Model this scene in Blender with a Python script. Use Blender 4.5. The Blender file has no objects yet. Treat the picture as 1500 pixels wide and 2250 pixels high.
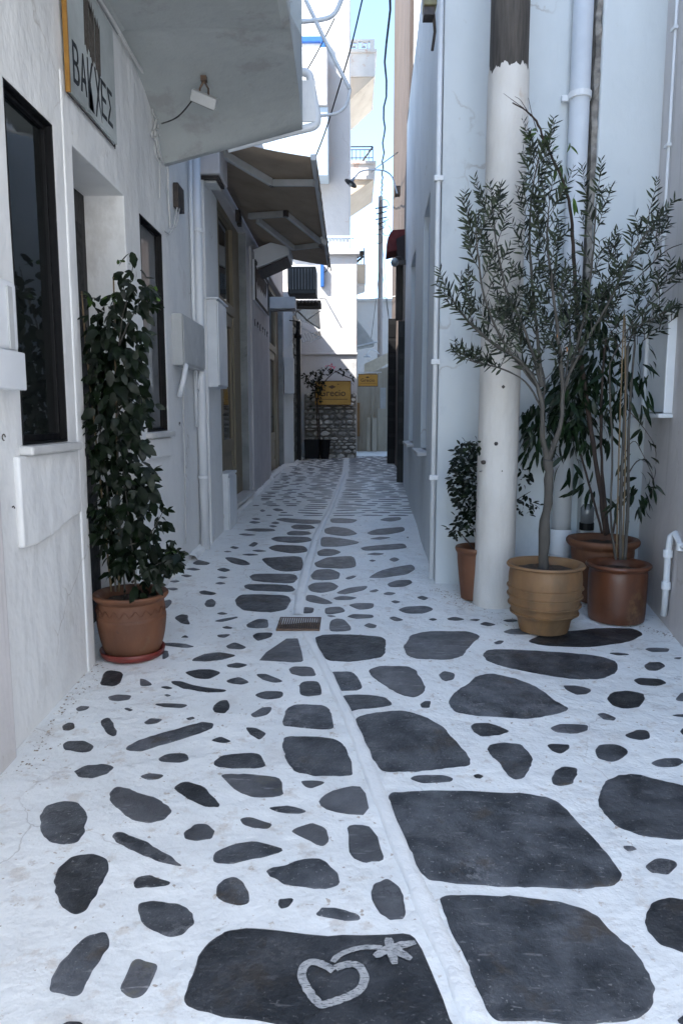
import bpy, bmesh, math, random
from mathutils import Vector, Matrix, noise
rnd = random.Random(7)
R = math.radians
scn = bpy.context.scene
COL = scn.collection

# ------------------------------------------------------------------ camera
FOC, CX, CY = 1580.0, 750.0, 1125.0        # photograph: 1500 x 2250
YAW, PITCH = math.atan(20/1580.0), math.atan(210/1580.0)
EYE = Vector((0, 0, 1.5))
cam_d = bpy.data.cameras.new('camera'); cam = bpy.data.objects.new('camera', cam_d); COL.objects.link(cam)
cam.location = EYE
cam.rotation_euler = (math.pi/2 - PITCH, 0, YAW)
cam_d.sensor_fit = 'VERTICAL'; cam_d.sensor_height = 36.0; cam_d.lens = FOC/2250*36.0
cam_d.clip_start = 0.05; cam_d.clip_end = 1000
scn.camera = cam

# ------------------------------------------------------------------ light
SUN_ELEV, SUN_AZ = R(47), R(-118)          # azimuth: direction towards the sun, measured from +Y clockwise
w = bpy.data.worlds.new('World'); scn.world = w; w.use_nodes = True
nt = w.node_tree
bg = nt.nodes['Background']
sky = nt.nodes.new('ShaderNodeTexSky'); sky.sky_type = 'NISHITA'; sky.sun_disc = False
sky.sun_elevation = SUN_ELEV; sky.sun_rotation = SUN_AZ; sky.dust_density = 0.6; sky.air_density = 1.0; sky.ozone_density = 1.0
nt.links.new(sky.outputs[0], bg.inputs[0]); bg.inputs[1].default_value = 0.105
sd = bpy.data.lights.new('sun', 'SUN'); sd.energy = 3.0; sd.angle = R(0.5); sd.color = (1, .93, .84)
sun = bpy.data.objects.new('sun', sd); COL.objects.link(sun)
to_sun = Vector((math.sin(SUN_AZ)*math.cos(SUN_ELEV), math.cos(SUN_AZ)*math.cos(SUN_ELEV), math.sin(SUN_ELEV)))
sun.rotation_euler = to_sun.to_track_quat('Z', 'Y').to_euler()
scn.view_settings.view_transform = 'Standard'; scn.view_settings.look = 'None'
scn.view_settings.exposure = 2.48; scn.view_settings.gamma = 1; scn.view_settings.use_curve_mapping = False
if hasattr(scn.view_settings, 'use_white_balance'):      # camera balanced for open shade
    scn.view_settings.use_white_balance = True; scn.view_settings.white_balance_temperature = 6250; scn.view_settings.white_balance_tint = 8
scn.render.engine = 'CYCLES'
scn.cycles.max_bounces = 10; scn.cycles.diffuse_bounces = 6
try: scn.cycles.use_denoising = True
except Exception: pass

# ------------------------------------------------------------------ where a point of the view lies in the place
_f = Vector((-math.sin(YAW)*math.cos(PITCH), math.cos(YAW)*math.cos(PITCH), -math.sin(PITCH)))
_r = Vector((math.cos(YAW), math.sin(YAW), 0)); _u = _r.cross(_f)
def ray(px, py): return _f + _r*((px-CX)/FOC) + _u*((CY-py)/FOC)
def onX(px, py, X): d = ray(px, py); return EYE + d*(X/d.x)
def onY(px, py, Y): d = ray(px, py); return EYE + d*(Y/d.y)
_K = [(-60, 0), (2.0, 0), (3.0, .03), (4.5, .10), (6.9, .20), (10, .30), (13.75, .37), (18, .42), (22, .45), (60, .5)]
def fz(y):
    for (a, za), (b, zb) in zip(_K, _K[1:]):
        if y <= b:
            t = (y-a)/(b-a); t = max(0, t)
            return za + (zb-za)*t
    return .5
def fzs(y): return (fz(y-.5)+2*fz(y)+fz(y+.5))/4
def fl(x, y):                              # height of the pavement
    n = noise.noise(Vector((x*1.3, y*1.3, 0)))*.008 + noise.noise(Vector((x*4.1, y*4.1, 5)))*.003
    return fzs(y) + n
def onF(px, py, lift=0):
    d = ray(px, py); z = 0.0
    for _ in range(12):
        t = (z-EYE.z)/d.z; p = EYE + d*t; z = fl(p.x, p.y)
    return Vector((p.x, p.y, z+lift))

# ------------------------------------------------------------------ object helpers
ORG = {}
class MB:
    def __init__(s): s.v = []; s.f = []; s.m = []
    def add(s, vs, fs, mi=0):
        n = len(s.v); s.v += [tuple(v) for v in vs]; s.f += [tuple(i+n for i in f) for f in fs]; s.m += [mi]*len(fs); return s
    def box(s, a, b, mi=0):
        x0, y0, z0 = [min(p, q) for p, q in zip(a, b)]; x1, y1, z1 = [max(p, q) for p, q in zip(a, b)]
        return s.add([(x0,y0,z0),(x1,y0,z0),(x1,y1,z0),(x0,y1,z0),(x0,y0,z1),(x1,y0,z1),(x1,y1,z1),(x0,y1,z1)],
                     [(0,3,2,1),(4,5,6,7),(0,1,5,4),(1,2,6,5),(2,3,7,6),(3,0,4,7)], mi)
    def obox(s, c, ax, ay, az, mi=0):      # oriented box: centre and half-axis vectors
        c, ax, ay, az = map(Vector, (c, ax, ay, az)); vs = []
        for k in (-1, 1):
            for i, j in ((-1,-1),(1,-1),(1,1),(-1,1)): vs.append(c+ax*i+ay*j+az*k)
        return s.add(vs, [(0,3,2,1),(4,5,6,7),(0,1,5,4),(1,2,6,5),(2,3,7,6),(3,0,4,7)], mi)
    def bar(s, a, b, wd, th, up=(0,0,1), mi=0):
        a, b, up = Vector(a), Vector(b), Vector(up); d = b-a; sd_ = d.cross(up)
        if sd_.length < 1e-6: sd_ = d.cross(Vector((1,0,0)))
        sd_.normalize(); u = sd_.cross(d).normalized()
        return s.obox((a+b)/2, d/2, sd_*wd/2, u*th/2, mi)
    def prism(s, poly, vec, mi=0):         # polygon (3-D points) swept along vec
        n = len(poly); vec = Vector(vec)
        vs = [Vector(p) for p in poly] + [Vector(p)+vec for p in poly]
        return s.add(vs, [tuple(range(n)), tuple(range(2*n-1, n-1, -1))] + [(i, i+n, (i+1) % n+n, (i+1) % n) for i in range(n)], mi)
    def tube(s, pts, r, n=8, cap=True, mi=0):
        pts = [Vector(p) for p in pts]; rs = r if isinstance(r, (list, tuple)) else [r]*len(pts)
        vs = []; prev = None
        for i, p in enumerate(pts):
            d = (pts[min(i+1, len(pts)-1)] - pts[max(i-1, 0)]).normalized()
            if prev is None:
                a = d.cross(Vector((0,0,1)) if abs(d.z) < .9 else Vector((1,0,0))).normalized()
            else:
                a = prev - d*prev.dot(d); a.normalize()
            prev = a; b = d.cross(a)
            for k in range(n):
                t = 2*math.pi*k/n; vs.append(p + (a*math.cos(t)+b*math.sin(t))*rs[i])
        fs = []
        for i in range(len(pts)-1):
            for k in range(n): fs.append((i*n+k, i*n+(k+1) % n, (i+1)*n+(k+1) % n, (i+1)*n+k))
        if cap: fs += [tuple(range(n-1, -1, -1)), tuple((len(pts)-1)*n+k for k in range(n))]
        return s.add(vs, fs, mi)
    def lathe(s, c, prof, n=40, wob=0, mi=0, caps=False):
        c = Vector(c); vs = []
        for (r, z) in prof:
            for k in range(n):
                t = 2*math.pi*k/n
                q = r*(1+wob*noise.noise(Vector((math.cos(t)*1.5+c.x, math.sin(t)*1.5, z*4))))
                vs.append(c+Vector((q*math.cos(t), q*math.sin(t), z)))
        fs = [(i*n+k, i*n+(k+1) % n, (i+1)*n+(k+1) % n, (i+1)*n+k) for i in range(len(prof)-1) for k in range(n)]
        if caps: fs += [tuple(range(n-1, -1, -1)), tuple((len(prof)-1)*n+k for k in range(n))]
        return s.add(vs, fs, mi)
    def build(s, name, mat, parent=None, bevel=0, smooth=False, seg=2, weld=False, **props):
        o0 = ORG.get(parent.name, Vector((0,0,0))) if parent else Vector((0,0,0))
        me = bpy.data.meshes.new(name)
        me.from_pydata([Vector(v)-o0 for v in s.v], [], s.f)
        for m_ in (mat if isinstance(mat, (list, tuple)) else [mat]): me.materials.append(m_)
        if any(s.m): me.polygons.foreach_set('material_index', s.m)
        if weld:
            bm = bmesh.new(); bm.from_mesh(me); bmesh.ops.remove_doubles(bm, verts=bm.verts, dist=1e-4)
            bmesh.ops.recalc_face_normals(bm, faces=bm.faces); bm.to_mesh(me); bm.free()
        if smooth: me.polygons.foreach_set('use_smooth', [True]*len(me.polygons))
        me.update()
        o = bpy.data.objects.new(name, me); COL.objects.link(o)
        if parent: o.parent = parent
        ORG[o.name] = o0
        if bevel:
            b = o.modifiers.new('bevel', 'BEVEL'); b.width = bevel; b.segments = seg; b.limit_method = 'ANGLE'; b.angle_limit = R(40)
        for k, v in props.items(): o[k] = v
        return o
def tag(o, label, cat, group=None):
    o['label'] = label; o['category'] = cat
    if group: o['group'] = group
    return o
def thing(name, label, cat, loc, group=None):
    o = bpy.data.objects.new(name, None); COL.objects.link(o); o.location = loc; o.empty_display_size = .1
    ORG[o.name] = Vector(loc); return tag(o, label, cat, group)
def struct(o): o['kind'] = 'structure'; return o

# ------------------------------------------------------------------ materials
MATS = {}
def nodes_of(name):
    m = bpy.data.materials.new(name); m.use_nodes = True; n = m.node_tree; return m, n, n.nodes['Principled BSDF']
def mk(name, c1, c2=None, rough=.6, nscale=6, bumps=((8, .3, .01),), metal=0, spec=.5, stretch=(1,1,1), dirt=None, rand=0, speck=None, lo=.35, hi=.65, veins=None, coat=0, brush=None):
    if name in MATS: return MATS[name]
    m, n, b = nodes_of(name); L = n.links.new
    tc = n.nodes.new('ShaderNodeTexCoord'); mp = n.nodes.new('ShaderNodeMapping'); L(tc.outputs['Object'], mp.inputs['Vector'])
    mp.inputs['Scale'].default_value = stretch
    vec = mp.outputs[0]; oi = None
    if rand:
        oi = n.nodes.new('ShaderNodeObjectInfo'); mu = n.nodes.new('ShaderNodeVectorMath'); mu.operation = 'SCALE'
        L(oi.outputs['Random'], mu.inputs['Scale']); mu.inputs[0].default_value = (31, 17, 23)
        ad = n.nodes.new('ShaderNodeVectorMath'); ad.operation = 'ADD'; L(vec, ad.inputs[0]); L(mu.outputs[0], ad.inputs[1]); vec = ad.outputs[0]
    def nz(sc, det=6, ro=.6, v=None):
        t = n.nodes.new('ShaderNodeTexNoise'); t.inputs['Scale'].default_value = sc; t.inputs['Detail'].default_value = det; t.inputs['Roughness'].default_value = ro
        L(v or vec, t.inputs['Vector']); return t.outputs['Fac']
    def ramp(fac, a, bb, ca=(0,0,0,1), cb=(1,1,1,1)):
        r = n.nodes.new('ShaderNodeValToRGB'); r.color_ramp.elements[0].position = a; r.color_ramp.elements[1].position = bb
        r.color_ramp.elements[0].color = ca; r.color_ramp.elements[1].color = cb; L(fac, r.inputs[0]); return r.outputs[0]
    def mix(fac, a, bb, typ='MIX'):
        x = n.nodes.new('ShaderNodeMix'); x.data_type = 'RGBA'; x.blend_type = typ
        if isinstance(fac, float): x.inputs[0].default_value = fac
        else: L(fac, x.inputs[0])
        for s_, v_ in ((6, a), (7, bb)):
            if isinstance(v_, tuple): x.inputs[s_].default_value = v_
            else: L(v_, x.inputs[s_])
        return x.outputs[2]
    def c4(c): return tuple(c)+(1,) if len(c) == 3 else tuple(c)
    col = c4(c1)
    if c2: col = mix(ramp(nz(nscale), lo, hi), c4(c1), c4(c2))
    if veins:
        wv = nz(veins[0], 8, .7); a_ = ramp(wv, .485, .5); b_ = ramp(wv, .5, .515, (1,1,1,1), (0,0,0,1))
        mm = mix(1.0, a_, b_, 'MULTIPLY'); mk2 = mix(1.0, mm, ramp(nz(2.2, 2), .5, .62), 'MULTIPLY'); col = mix(mk2, col, c4(veins[1]))
    if speck: col = mix(ramp(nz(speck[0], 2, .5), speck[2], speck[2]+.03), col, c4(speck[1]))
    if brush:                               # long flecks in one direction
        m2 = n.nodes.new('ShaderNodeMapping'); L(vec, m2.inputs['Vector']); m2.inputs['Scale'].default_value = brush[0]; m2.inputs['Rotation'].default_value = (0, 0, .6)
        col = mix(ramp(nz(1.0, 3, .6, m2.outputs[0]), brush[2], brush[2]+.05), col, c4(brush[1]))
    if dirt:
        for (sc, cc, a, amt) in dirt:
            rr = ramp(nz(sc, 9, .68), a, a+.08, (0,0,0,1), (amt,amt,amt,1)); col = mix(rr, col, c4(cc))
    if rand:
        hs = n.nodes.new('ShaderNodeHueSaturation'); mr = n.nodes.new('ShaderNodeMapRange'); L(oi.outputs['Random'], mr.inputs[0]); mr.inputs[3].default_value = 1-rand; mr.inputs[4].default_value = 1+rand
        L(mr.outputs[0], hs.inputs['Value'])
        if isinstance(col, tuple): hs.inputs['Color'].default_value = col
        else: L(col, hs.inputs['Color'])
        col = hs.outputs[0]
    if isinstance(col, tuple): b.inputs['Base Color'].default_value = col
    else: L(col, b.inputs['Base Color'])
    rr = n.nodes.new('ShaderNodeMapRange'); L(nz(nscale*2.3), rr.inputs[0]); rr.inputs[1].default_value = .3; rr.inputs[2].default_value = .7
    rr.inputs[3].default_value = max(.03, rough-.1); rr.inputs[4].default_value = min(1, rough+.12); L(rr.outputs[0], b.inputs['Roughness'])
    b.inputs['Metallic'].default_value = metal; b.inputs['Specular IOR Level'].default_value = spec
    if coat: b.inputs['Coat Weight'].default_value = coat; b.inputs['Coat Roughness'].default_value = .25
    prev = None
    for (sc, st, dist) in bumps:
        bp = n.nodes.new('ShaderNodeBump'); bp.inputs['Strength'].default_value = st; bp.inputs['Distance'].default_value = dist
        L(nz(sc, 5, .55), bp.inputs['Height'])
        if prev: L(prev, bp.inputs['Normal'])
        prev = bp.outputs[0]
    if prev: L(prev, b.inputs['Normal'])
    MATS[name] = m; return m
def cracks(m, scale, col, amt=.7):
    n = m.node_tree; L = n.links.new; b = n.nodes['Principled BSDF']; src = b.inputs['Base Color'].links[0].from_socket
    tc = n.nodes.new('ShaderNodeTexCoord'); nz = n.nodes.new('ShaderNodeTexNoise'); nz.inputs['Scale'].default_value = 2.5; nz.inputs['Detail'].default_value = 5; L(tc.outputs['Object'], nz.inputs['Vector'])
    ad = n.nodes.new('ShaderNodeVectorMath'); ad.operation = 'MULTIPLY_ADD'; L(nz.outputs['Color'], ad.inputs[0]); ad.inputs[1].default_value = (.5, .5, .5); L(tc.outputs['Object'], ad.inputs[2])
    v = n.nodes.new('ShaderNodeTexVoronoi'); v.feature = 'DISTANCE_TO_EDGE'; v.inputs['Scale'].default_value = scale; L(ad.outputs[0], v.inputs['Vector'])
    r = n.nodes.new('ShaderNodeValToRGB'); r.color_ramp.elements[0].position = 0; r.color_ramp.elements[0].color = (1,1,1,1); r.color_ramp.elements[1].position = .008; r.color_ramp.elements[1].color = (0,0,0,1); L(v.outputs['Distance'], r.inputs[0])
    n2 = n.nodes.new('ShaderNodeTexNoise'); n2.inputs['Scale'].default_value = 1.1; L(tc.outputs['Object'], n2.inputs['Vector']); r2 = n.nodes.new('ShaderNodeValToRGB'); r2.color_ramp.elements[0].position = .54; r2.color_ramp.elements[1].position = .6; r2.color_ramp.elements[1].color = (amt,)*3+(1,); L(n2.outputs['Fac'], r2.inputs[0])
    mu = n.nodes.new('ShaderNodeMath'); mu.operation = 'MULTIPLY'; L(r.outputs[0], mu.inputs[0]); L(r2.outputs[0], mu.inputs[1])
    x = n.nodes.new('ShaderNodeMix'); x.data_type = 'RGBA'; L(mu.outputs[0], x.inputs[0]); L(src, x.inputs[6]); x.inputs[7].default_value = tuple(col)+(1,); L(x.outputs[2], b.inputs['Base Color'])
def plain(name, c, rough=.5, metal=0, spec=.5, trans=0):
    if name in MATS: return MATS[name]
    return mk(name, c, tuple(x*.82 for x in c), rough, 9, ((30, .25, .002),), metal, spec)
def glassy(name, c, rough=.04, spec=.8):
    if name in MATS: return MATS[name]
    m = mk(name, c, tuple(x*.5 for x in c), .1, 1.3, ((2.0, .12, .01),), 0, spec)
    b = m.node_tree.nodes['Principled BSDF']
    for l in list(m.node_tree.links):
        if l.to_socket == b.inputs['Roughness']: m.node_tree.links.remove(l)
    b.inputs['Roughness'].default_value = rough; b.inputs['IOR'].default_value = 1.5; return m

GR = (.40, .38, .34)
white = mk('whitewash', (.71, .715, .71), (.65, .655, .65), .62, 1.1, ((1.5, .7, .07), (6, .38, .016), (40, .22, .004)),
           dirt=((2.3, (.50, .49, .47), .60, .5), (13, (.42, .38, .33), .655, .5), (45, (.2, .17, .14), .70, .7)), brush=((10, 10, .5), (.62, .62, .615), .70), stretch=(1, 1, .7))
white_b = mk('whitewash_sky_tinted', (.60, .635, .655), (.53, .565, .58), .62, .9, ((1.4, .5, .05), (8, .4, .012), (50, .3, .003)),
           dirt=((1.7, (.46, .50, .53), .56, .6), (15, (.40, .37, .33), .645, .6), (50, (.25, .22, .2), .69, .7)), brush=((9, 9, .45), (.48, .52, .545), .64), stretch=(1, 1, .6))  # bluish cast of the sky on the alcove tinted into the paint
white_p = mk('whitewash_mauve', (.62, .595, .595), (.54, .52, .515), .65, 1.3, ((1.7, .5, .05), (10, .45, .012), (60, .3, .003)),
           dirt=((3, (.48, .46, .44), .58, .55), (16, (.38, .34, .29), .64, .6)), brush=((9, 9, .5), (.50, .48, .47), .62), stretch=(1, 1, .6))
white_pole = mk('whitewash_pole', (.62, .60, .57), (.53, .50, .46), .6, 3, ((3, .5, .03), (14, .6, .012), (60, .4, .004)),
           dirt=((5, (.45, .36, .28), .63, .7), (22, (.2, .18, .16), .72, .8)), stretch=(1, 1, .5))
white_t = mk('whitewash_tower', (.53, .525, .52), (.48, .475, .47), .7, .8, ((1.2, .5, .05), (7, .5, .02)),
           dirt=((1.6, (.60, .50, .46), .57, .7), (5, (.34, .25, .21), .63, .8), (14, (.2, .17, .15), .66, .7)))
floor_m = mk('whitewash_floor', (.81, .82, .80), (.73, .745, .73), .36, 2.2, ((3.0, .9, .035), (10, .7, .014), (34, .5, .006)),
           dirt=((2.3, (.62, .60, .57), .56, .6), (8, (.56, .51, .45), .57, .6), (20, (.42, .34, .26), .61, .8), (70, (.13, .10, .08), .665, .9)), speck=(38, (.46, .40, .34), .70))
ridge_m = mk('whitewash_ridge', (.83, .84, .82), (.76, .765, .75), .36, 3, ((5, .5, .02), (20, .5, .008), (80, .4, .003)),
           dirt=((6, (.60, .52, .44), .62, .6), (26, (.35, .28, .22), .69, .8)))
for m_, s_ in ((white, .9), (white_b, .8), (white_p, 1.1), (white_t, .6), (floor_m, 1.4)): cracks(m_, s_, (.33, .30, .27), .6)
slate = mk('slate_stone', (.019, .022, .026), (.082, .087, .096), .44, 7, ((5, .8, .016), (22, .9, .009), (90, .8, .003)), rand=.5, lo=.38, hi=.66,
           veins=(1.8, (.12, .12, .125)), speck=(85, (.16, .16, .16), .67), dirt=((4.5, (.050, .038, .026), .57, .7), (40, (.01, .01, .01), .64, .8), (11, (.22, .225, .23), .665, .55)), brush=((14, 60, 20), (.12, .12, .125), .64))
slate2 = mk('slate_stone_pale', (.050, .052, .057), (.115, .118, .126), .42, 6, ((6, .5, .012), (26, .7, .006), (120, .5, .002)), rand=.3,
           veins=(2.4, (.04, .04, .045)), dirt=((5, (.13, .12, .08), .57, .6),), brush=((8, 60, 20), (.22, .22, .23), .62))
black_m = plain("black_paint", (.005, .005, .006), .55, 0, .25)
blackwood = mk('black_wood', (.007, .007, .008), (.012, .012, .012), .5, 5, ((40, .4, .003),), spec=.3, stretch=(6, 6, 1))
glass_d = glassy('dark_glass', (.010, .012, .012))
glass_m = glassy('pale_glass', (.22, .23, .24), .06)  # plain pale grey pane, nothing hung behind it
cream = mk('cream_wood', (.25, .205, .135), (.185, .15, .098), .55, 4, ((30, .4, .004),), stretch=(6, 6, 1), dirt=((8, (.16, .12, .08), .63, .6),))
marble = mk('grey_marble', (.27, .285, .29), (.17, .18, .19), .35, 3, ((20, .1, .002),), veins=(2, (.15, .16, .17)))
sill_m = mk('sill_marble', (.58, .58, .57), (.47, .47, .46), .4, 5, ((15, .2, .003),), dirt=((7, (.35, .31, .25), .62, .5),))
pvc = mk('painted_pvc', (.72, .74, .76), (.64, .66, .68), .4, 3, ((12, .2, .003),), dirt=((9, (.40, .38, .34), .66, .5),), stretch=(1, 1, .4))
metal_w = mk('white_metal', (.68, .70, .72), (.60, .62, .64), .4, 4, ((15, .15, .002),), dirt=((8, (.40, .34, .28), .67, .5),))
metal_g = mk('grey_metal', (.30, .31, .31), (.20, .205, .21), .45, 6, ((20, .2, .002),), metal=.6)
grey_box = mk('grey_plastic', (.46, .47, .47), (.38, .39, .39), .5, 5, ((20, .15, .002),))
rust = mk('rusty_iron', (.10, .07, .055), (.17, .11, .07), .6, 20, ((50, .5, .003),), metal=.5)
iron = mk('dark_iron', (.045, .04, .04), (.08, .065, .055), .5, 20, ((50, .4, .002),), metal=.5)
canvas = mk('awning_canvas', (.36, .285, .21), (.29, .23, .17), .85, 3, ((4, .3, .03), (120, .3, .001)), dirt=((3, (.22, .18, .13), .6, .5),))
wood_d = mk('weathered_wood', (.035, .030, .026), (.085, .072, .060), .75, 4, ((12, .8, .01), (40, .5, .004)), stretch=(9, 9, .7))
wood_b = mk('brown_render', (.075, .054, .043), (.05, .036, .03), .8, 2.5, ((6, .6, .02), (30, .4, .004)), stretch=(1, 1, .3), dirt=((4, (.12, .08, .06), .62, .6),))
cable_m = plain('black_cable', (.012, .012, .012), .5)
cable_w = plain('whitewashed_cable', (.55, .55, .54), .6)
# ------------------------------------------------------------------ pavement
def axis(a, b, st, outs):
    v = [-x for x in reversed(outs)]; x = a
    while x <= b+1e-6: v.append(x); x += st
    return v + outs
xs = axis(-1.9, 3.0, .07, []); xs = [-200, -60, -20, -8, -4, -2.5] + xs + [4, 6, 12, 30, 80, 200]
ys = [-200, -60, -20, -9, -5, -2]; y = .3
while y < 7: ys.append(y); y += .07
while y < 22: ys.append(y); y += .16
ys += [23, 25, 28, 34, 45, 80, 200]
g = MB(); nx = len(xs)
for yy in ys:
    for xx in xs: g.v.append((xx, yy, fl(xx, yy)))
for j in range(len(ys)-1):
    for i in range(nx-1): g.f.append((j*nx+i, j*nx+i+1, (j+1)*nx+i+1, (j+1)*nx+i)); g.m.append(0)
pave = struct(g.build('pavement', floor_m, smooth=True))

def chaikin(p, n=2, closed=True):
    for _ in range(n):
        q = []; m = len(p)
        for i in range(m if closed else m-1):
            a, b = p[i], p[(i+1) % m]
            q += [tuple(a[k]*.75+b[k]*.25 for k in range(len(a))), tuple(a[k]*.25+b[k]*.75 for k in range(len(a)))]
        if not closed: q = [p[0]] + q + [p[-1]]
        p = q
    return p
A = lambda s, ox, oy, sc: [[(ox+float(a)*sc, oy+float(b)*sc) for a, b in (t.split(',') for t in l.split())] for l in s.strip().splitlines()]
S1 = A('''440,300 465,247 538,250 535,300 500,316 455,312
612,282 640,285 672,312 618,316
475,362 520,352 580,355 570,375 520,382 485,378
335,415 355,402 396,405 380,420 345,427
275,492 300,474 328,476 333,500 305,511 278,508
445,465 475,456 500,480 520,530 490,538 455,500
270,572 300,556 370,556 412,580 400,602 350,606 290,595
325,690 380,665 450,657 502,670 480,700 400,723 345,715
485,780 515,757 580,770 690,810 760,860 720,900 640,922 570,900 510,850 488,810
178,880 200,840 285,820 350,830 383,870 375,950 345,1000 260,1012 200,990 180,940
545,595 600,555 740,515 890,472 938,478 935,500 870,525 700,580 620,603
630,475 660,455 720,460 690,482 645,486
678,395 740,390 828,398 800,411 720,410
703,320 735,316 762,325 735,330
718,355 737,350 757,357 735,363
545,414 562,412 588,420 570,427
752,295 790,296 880,320 1000,333 985,342 880,342 800,325
815,458 850,451 858,458 830,466
805,255 880,241 940,244 972,258 920,285 860,283
835,205 890,175 960,165 1045,180 985,198 900,206
718,125 800,127 860,142 810,148 718,137
790,103 815,91 832,103
715,160 740,160 745,185 715,200
765,10 830,0 818,25 838,45 800,42
940,30 975,20 1040,10 1045,15 975,35
1080,45 1130,20 1178,22 1180,60 1130,62 1090,58
1110,95 1125,82 1200,80 1190,100 1130,120
990,140 1030,123 1088,145 1060,155 1000,150
975,55 1025,57 1015,65 985,62
955,90 1015,87 990,103 960,100
990,222 1040,212 1090,222 1050,236 1000,232
993,290 1050,273 1100,300 1060,310 1005,302
1125,263 1170,262 1248,295 1200,302 1150,285
1265,240 1290,228 1370,230 1392,270 1330,272 1280,262
1310,310 1330,295 1400,293 1418,355 1350,362 1318,355
1113,355 1160,337 1245,340 1235,368 1170,376
930,410 965,380 1000,376 1010,410 990,436 940,432
1100,440 1150,410 1193,408 1180,440 1120,455
1075,495 1130,500 1172,525 1140,553 1100,530
920,555 970,537 1018,558 990,566
695,635 740,612 820,612 832,640 790,653 710,648
612,712 650,697 722,706 700,725 650,730
932,660 960,620 1120,608 1150,620 1170,665 1140,676 960,674
1240,480 1255,420 1290,395 1430,398 1455,430 1470,500 1430,508 1260,495
1242,580 1250,540 1290,535 1480,545 1520,590 1558,700 1530,712 1390,710 1290,690 1255,640
1317,733 1380,730 1433,738 1370,767 1340,758
762,768 790,740 830,737 900,765 970,835 960,850 900,845 820,805
1172,850 1270,840 1350,865 1320,878 1230,872
1052,900 1100,893 1195,920 1180,942 1110,940 1065,920
800,965 850,925 910,922 948,950 930,985 860,995 810,985''', 0, 1350, .5)
S2 = A('''490,180 510,160 540,160 640,205 760,270 805,308 760,305 640,260 520,210
237,375 250,320 310,265 420,248 482,280 475,330 420,450 380,500 335,520 280,490 245,430
590,380 600,355 660,342 690,362 748,380 730,393 660,400 600,402
948,400 980,365 1020,355 1070,375 1103,440 1090,470 1040,482 965,450
1217,475 1225,450 1290,450 1270,485 1235,495
1385,510 1410,482 1500,490 1560,515 1580,540 1510,545 1390,525
608,470 700,463 800,475 850,510 856,560 800,612 740,618 660,590 615,545
218,835 270,730 360,630 450,598 487,630 470,680 410,770 350,880 230,860
525,845 590,725 620,717 690,735 697,770 640,870 610,887 540,880
270,1010 300,994 350,995 370,1015 300,1030
1272,155 1320,130 1380,113 1435,145 1448,205 1420,222 1330,190''', 0, 1750, .5)
S2b = A('''935,290 950,245 1040,205 1140,196 1250,235 1160,265 1010,295
1165,330 1200,312 1260,305 1310,283 1400,275 1440,295 1490,340 1485,395 1400,410 1230,382 1180,355''', 0, 1750, .5)
S3 = A('''1395,815 1440,785 1530,755 1600,758 1628,885 1500,875 1415,850
960,703 1050,703 1235,712 1250,800 1100,808 1040,775
1120,200 1300,80 1335,200 1320,210 1200,208
1520,924 1630,930 1702,1085 1600,1094 1536,1060''', 0, 1350, .5)
S4 = A('''128,410 150,380 200,360 250,385 290,520 275,542 210,545 170,515 135,450''', 750, 1750, .5)
BIG = A('''853,1748 868,1738 1150,1742 1215,1755 1255,1790 1320,1860 1366,1918 1358,1942 1290,1955 1150,1950 945,1937 925,1925 885,1840 858,1775
958,1963 1130,1970 1240,1985 1310,2010 1360,2060 1420,2130 1438,2175 1435,2215 1400,2240 1300,2247 1090,2245 1070,2220 1020,2110 975,2010
1312,1760 1325,1725 1350,1703 1390,1700 1450,1715 1520,1730 1560,1800 1500,1850 1400,1835 1350,1815 1325,1790
1415,2020 1430,1985 1470,1972 1520,1978 1540,2100 1500,2097 1450,2075 1425,2050
1367,1860 1390,1860 1400,1867 1380,1871
1415,1905 1440,1888 1480,1892 1487,1905 1465,1922 1430,1920
1488,2245 1500,2225 1530,2225 1520,2260
690,1400 720,1393 845,1398 848,1420 842,1445 770,1455 715,1452 700,1425
722,1478 735,1476 775,1475 802,1515 745,1520 730,1495
745,1530 790,1526 845,1532 865,1550 800,1558 760,1565''', 0, 0, 1)
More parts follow.
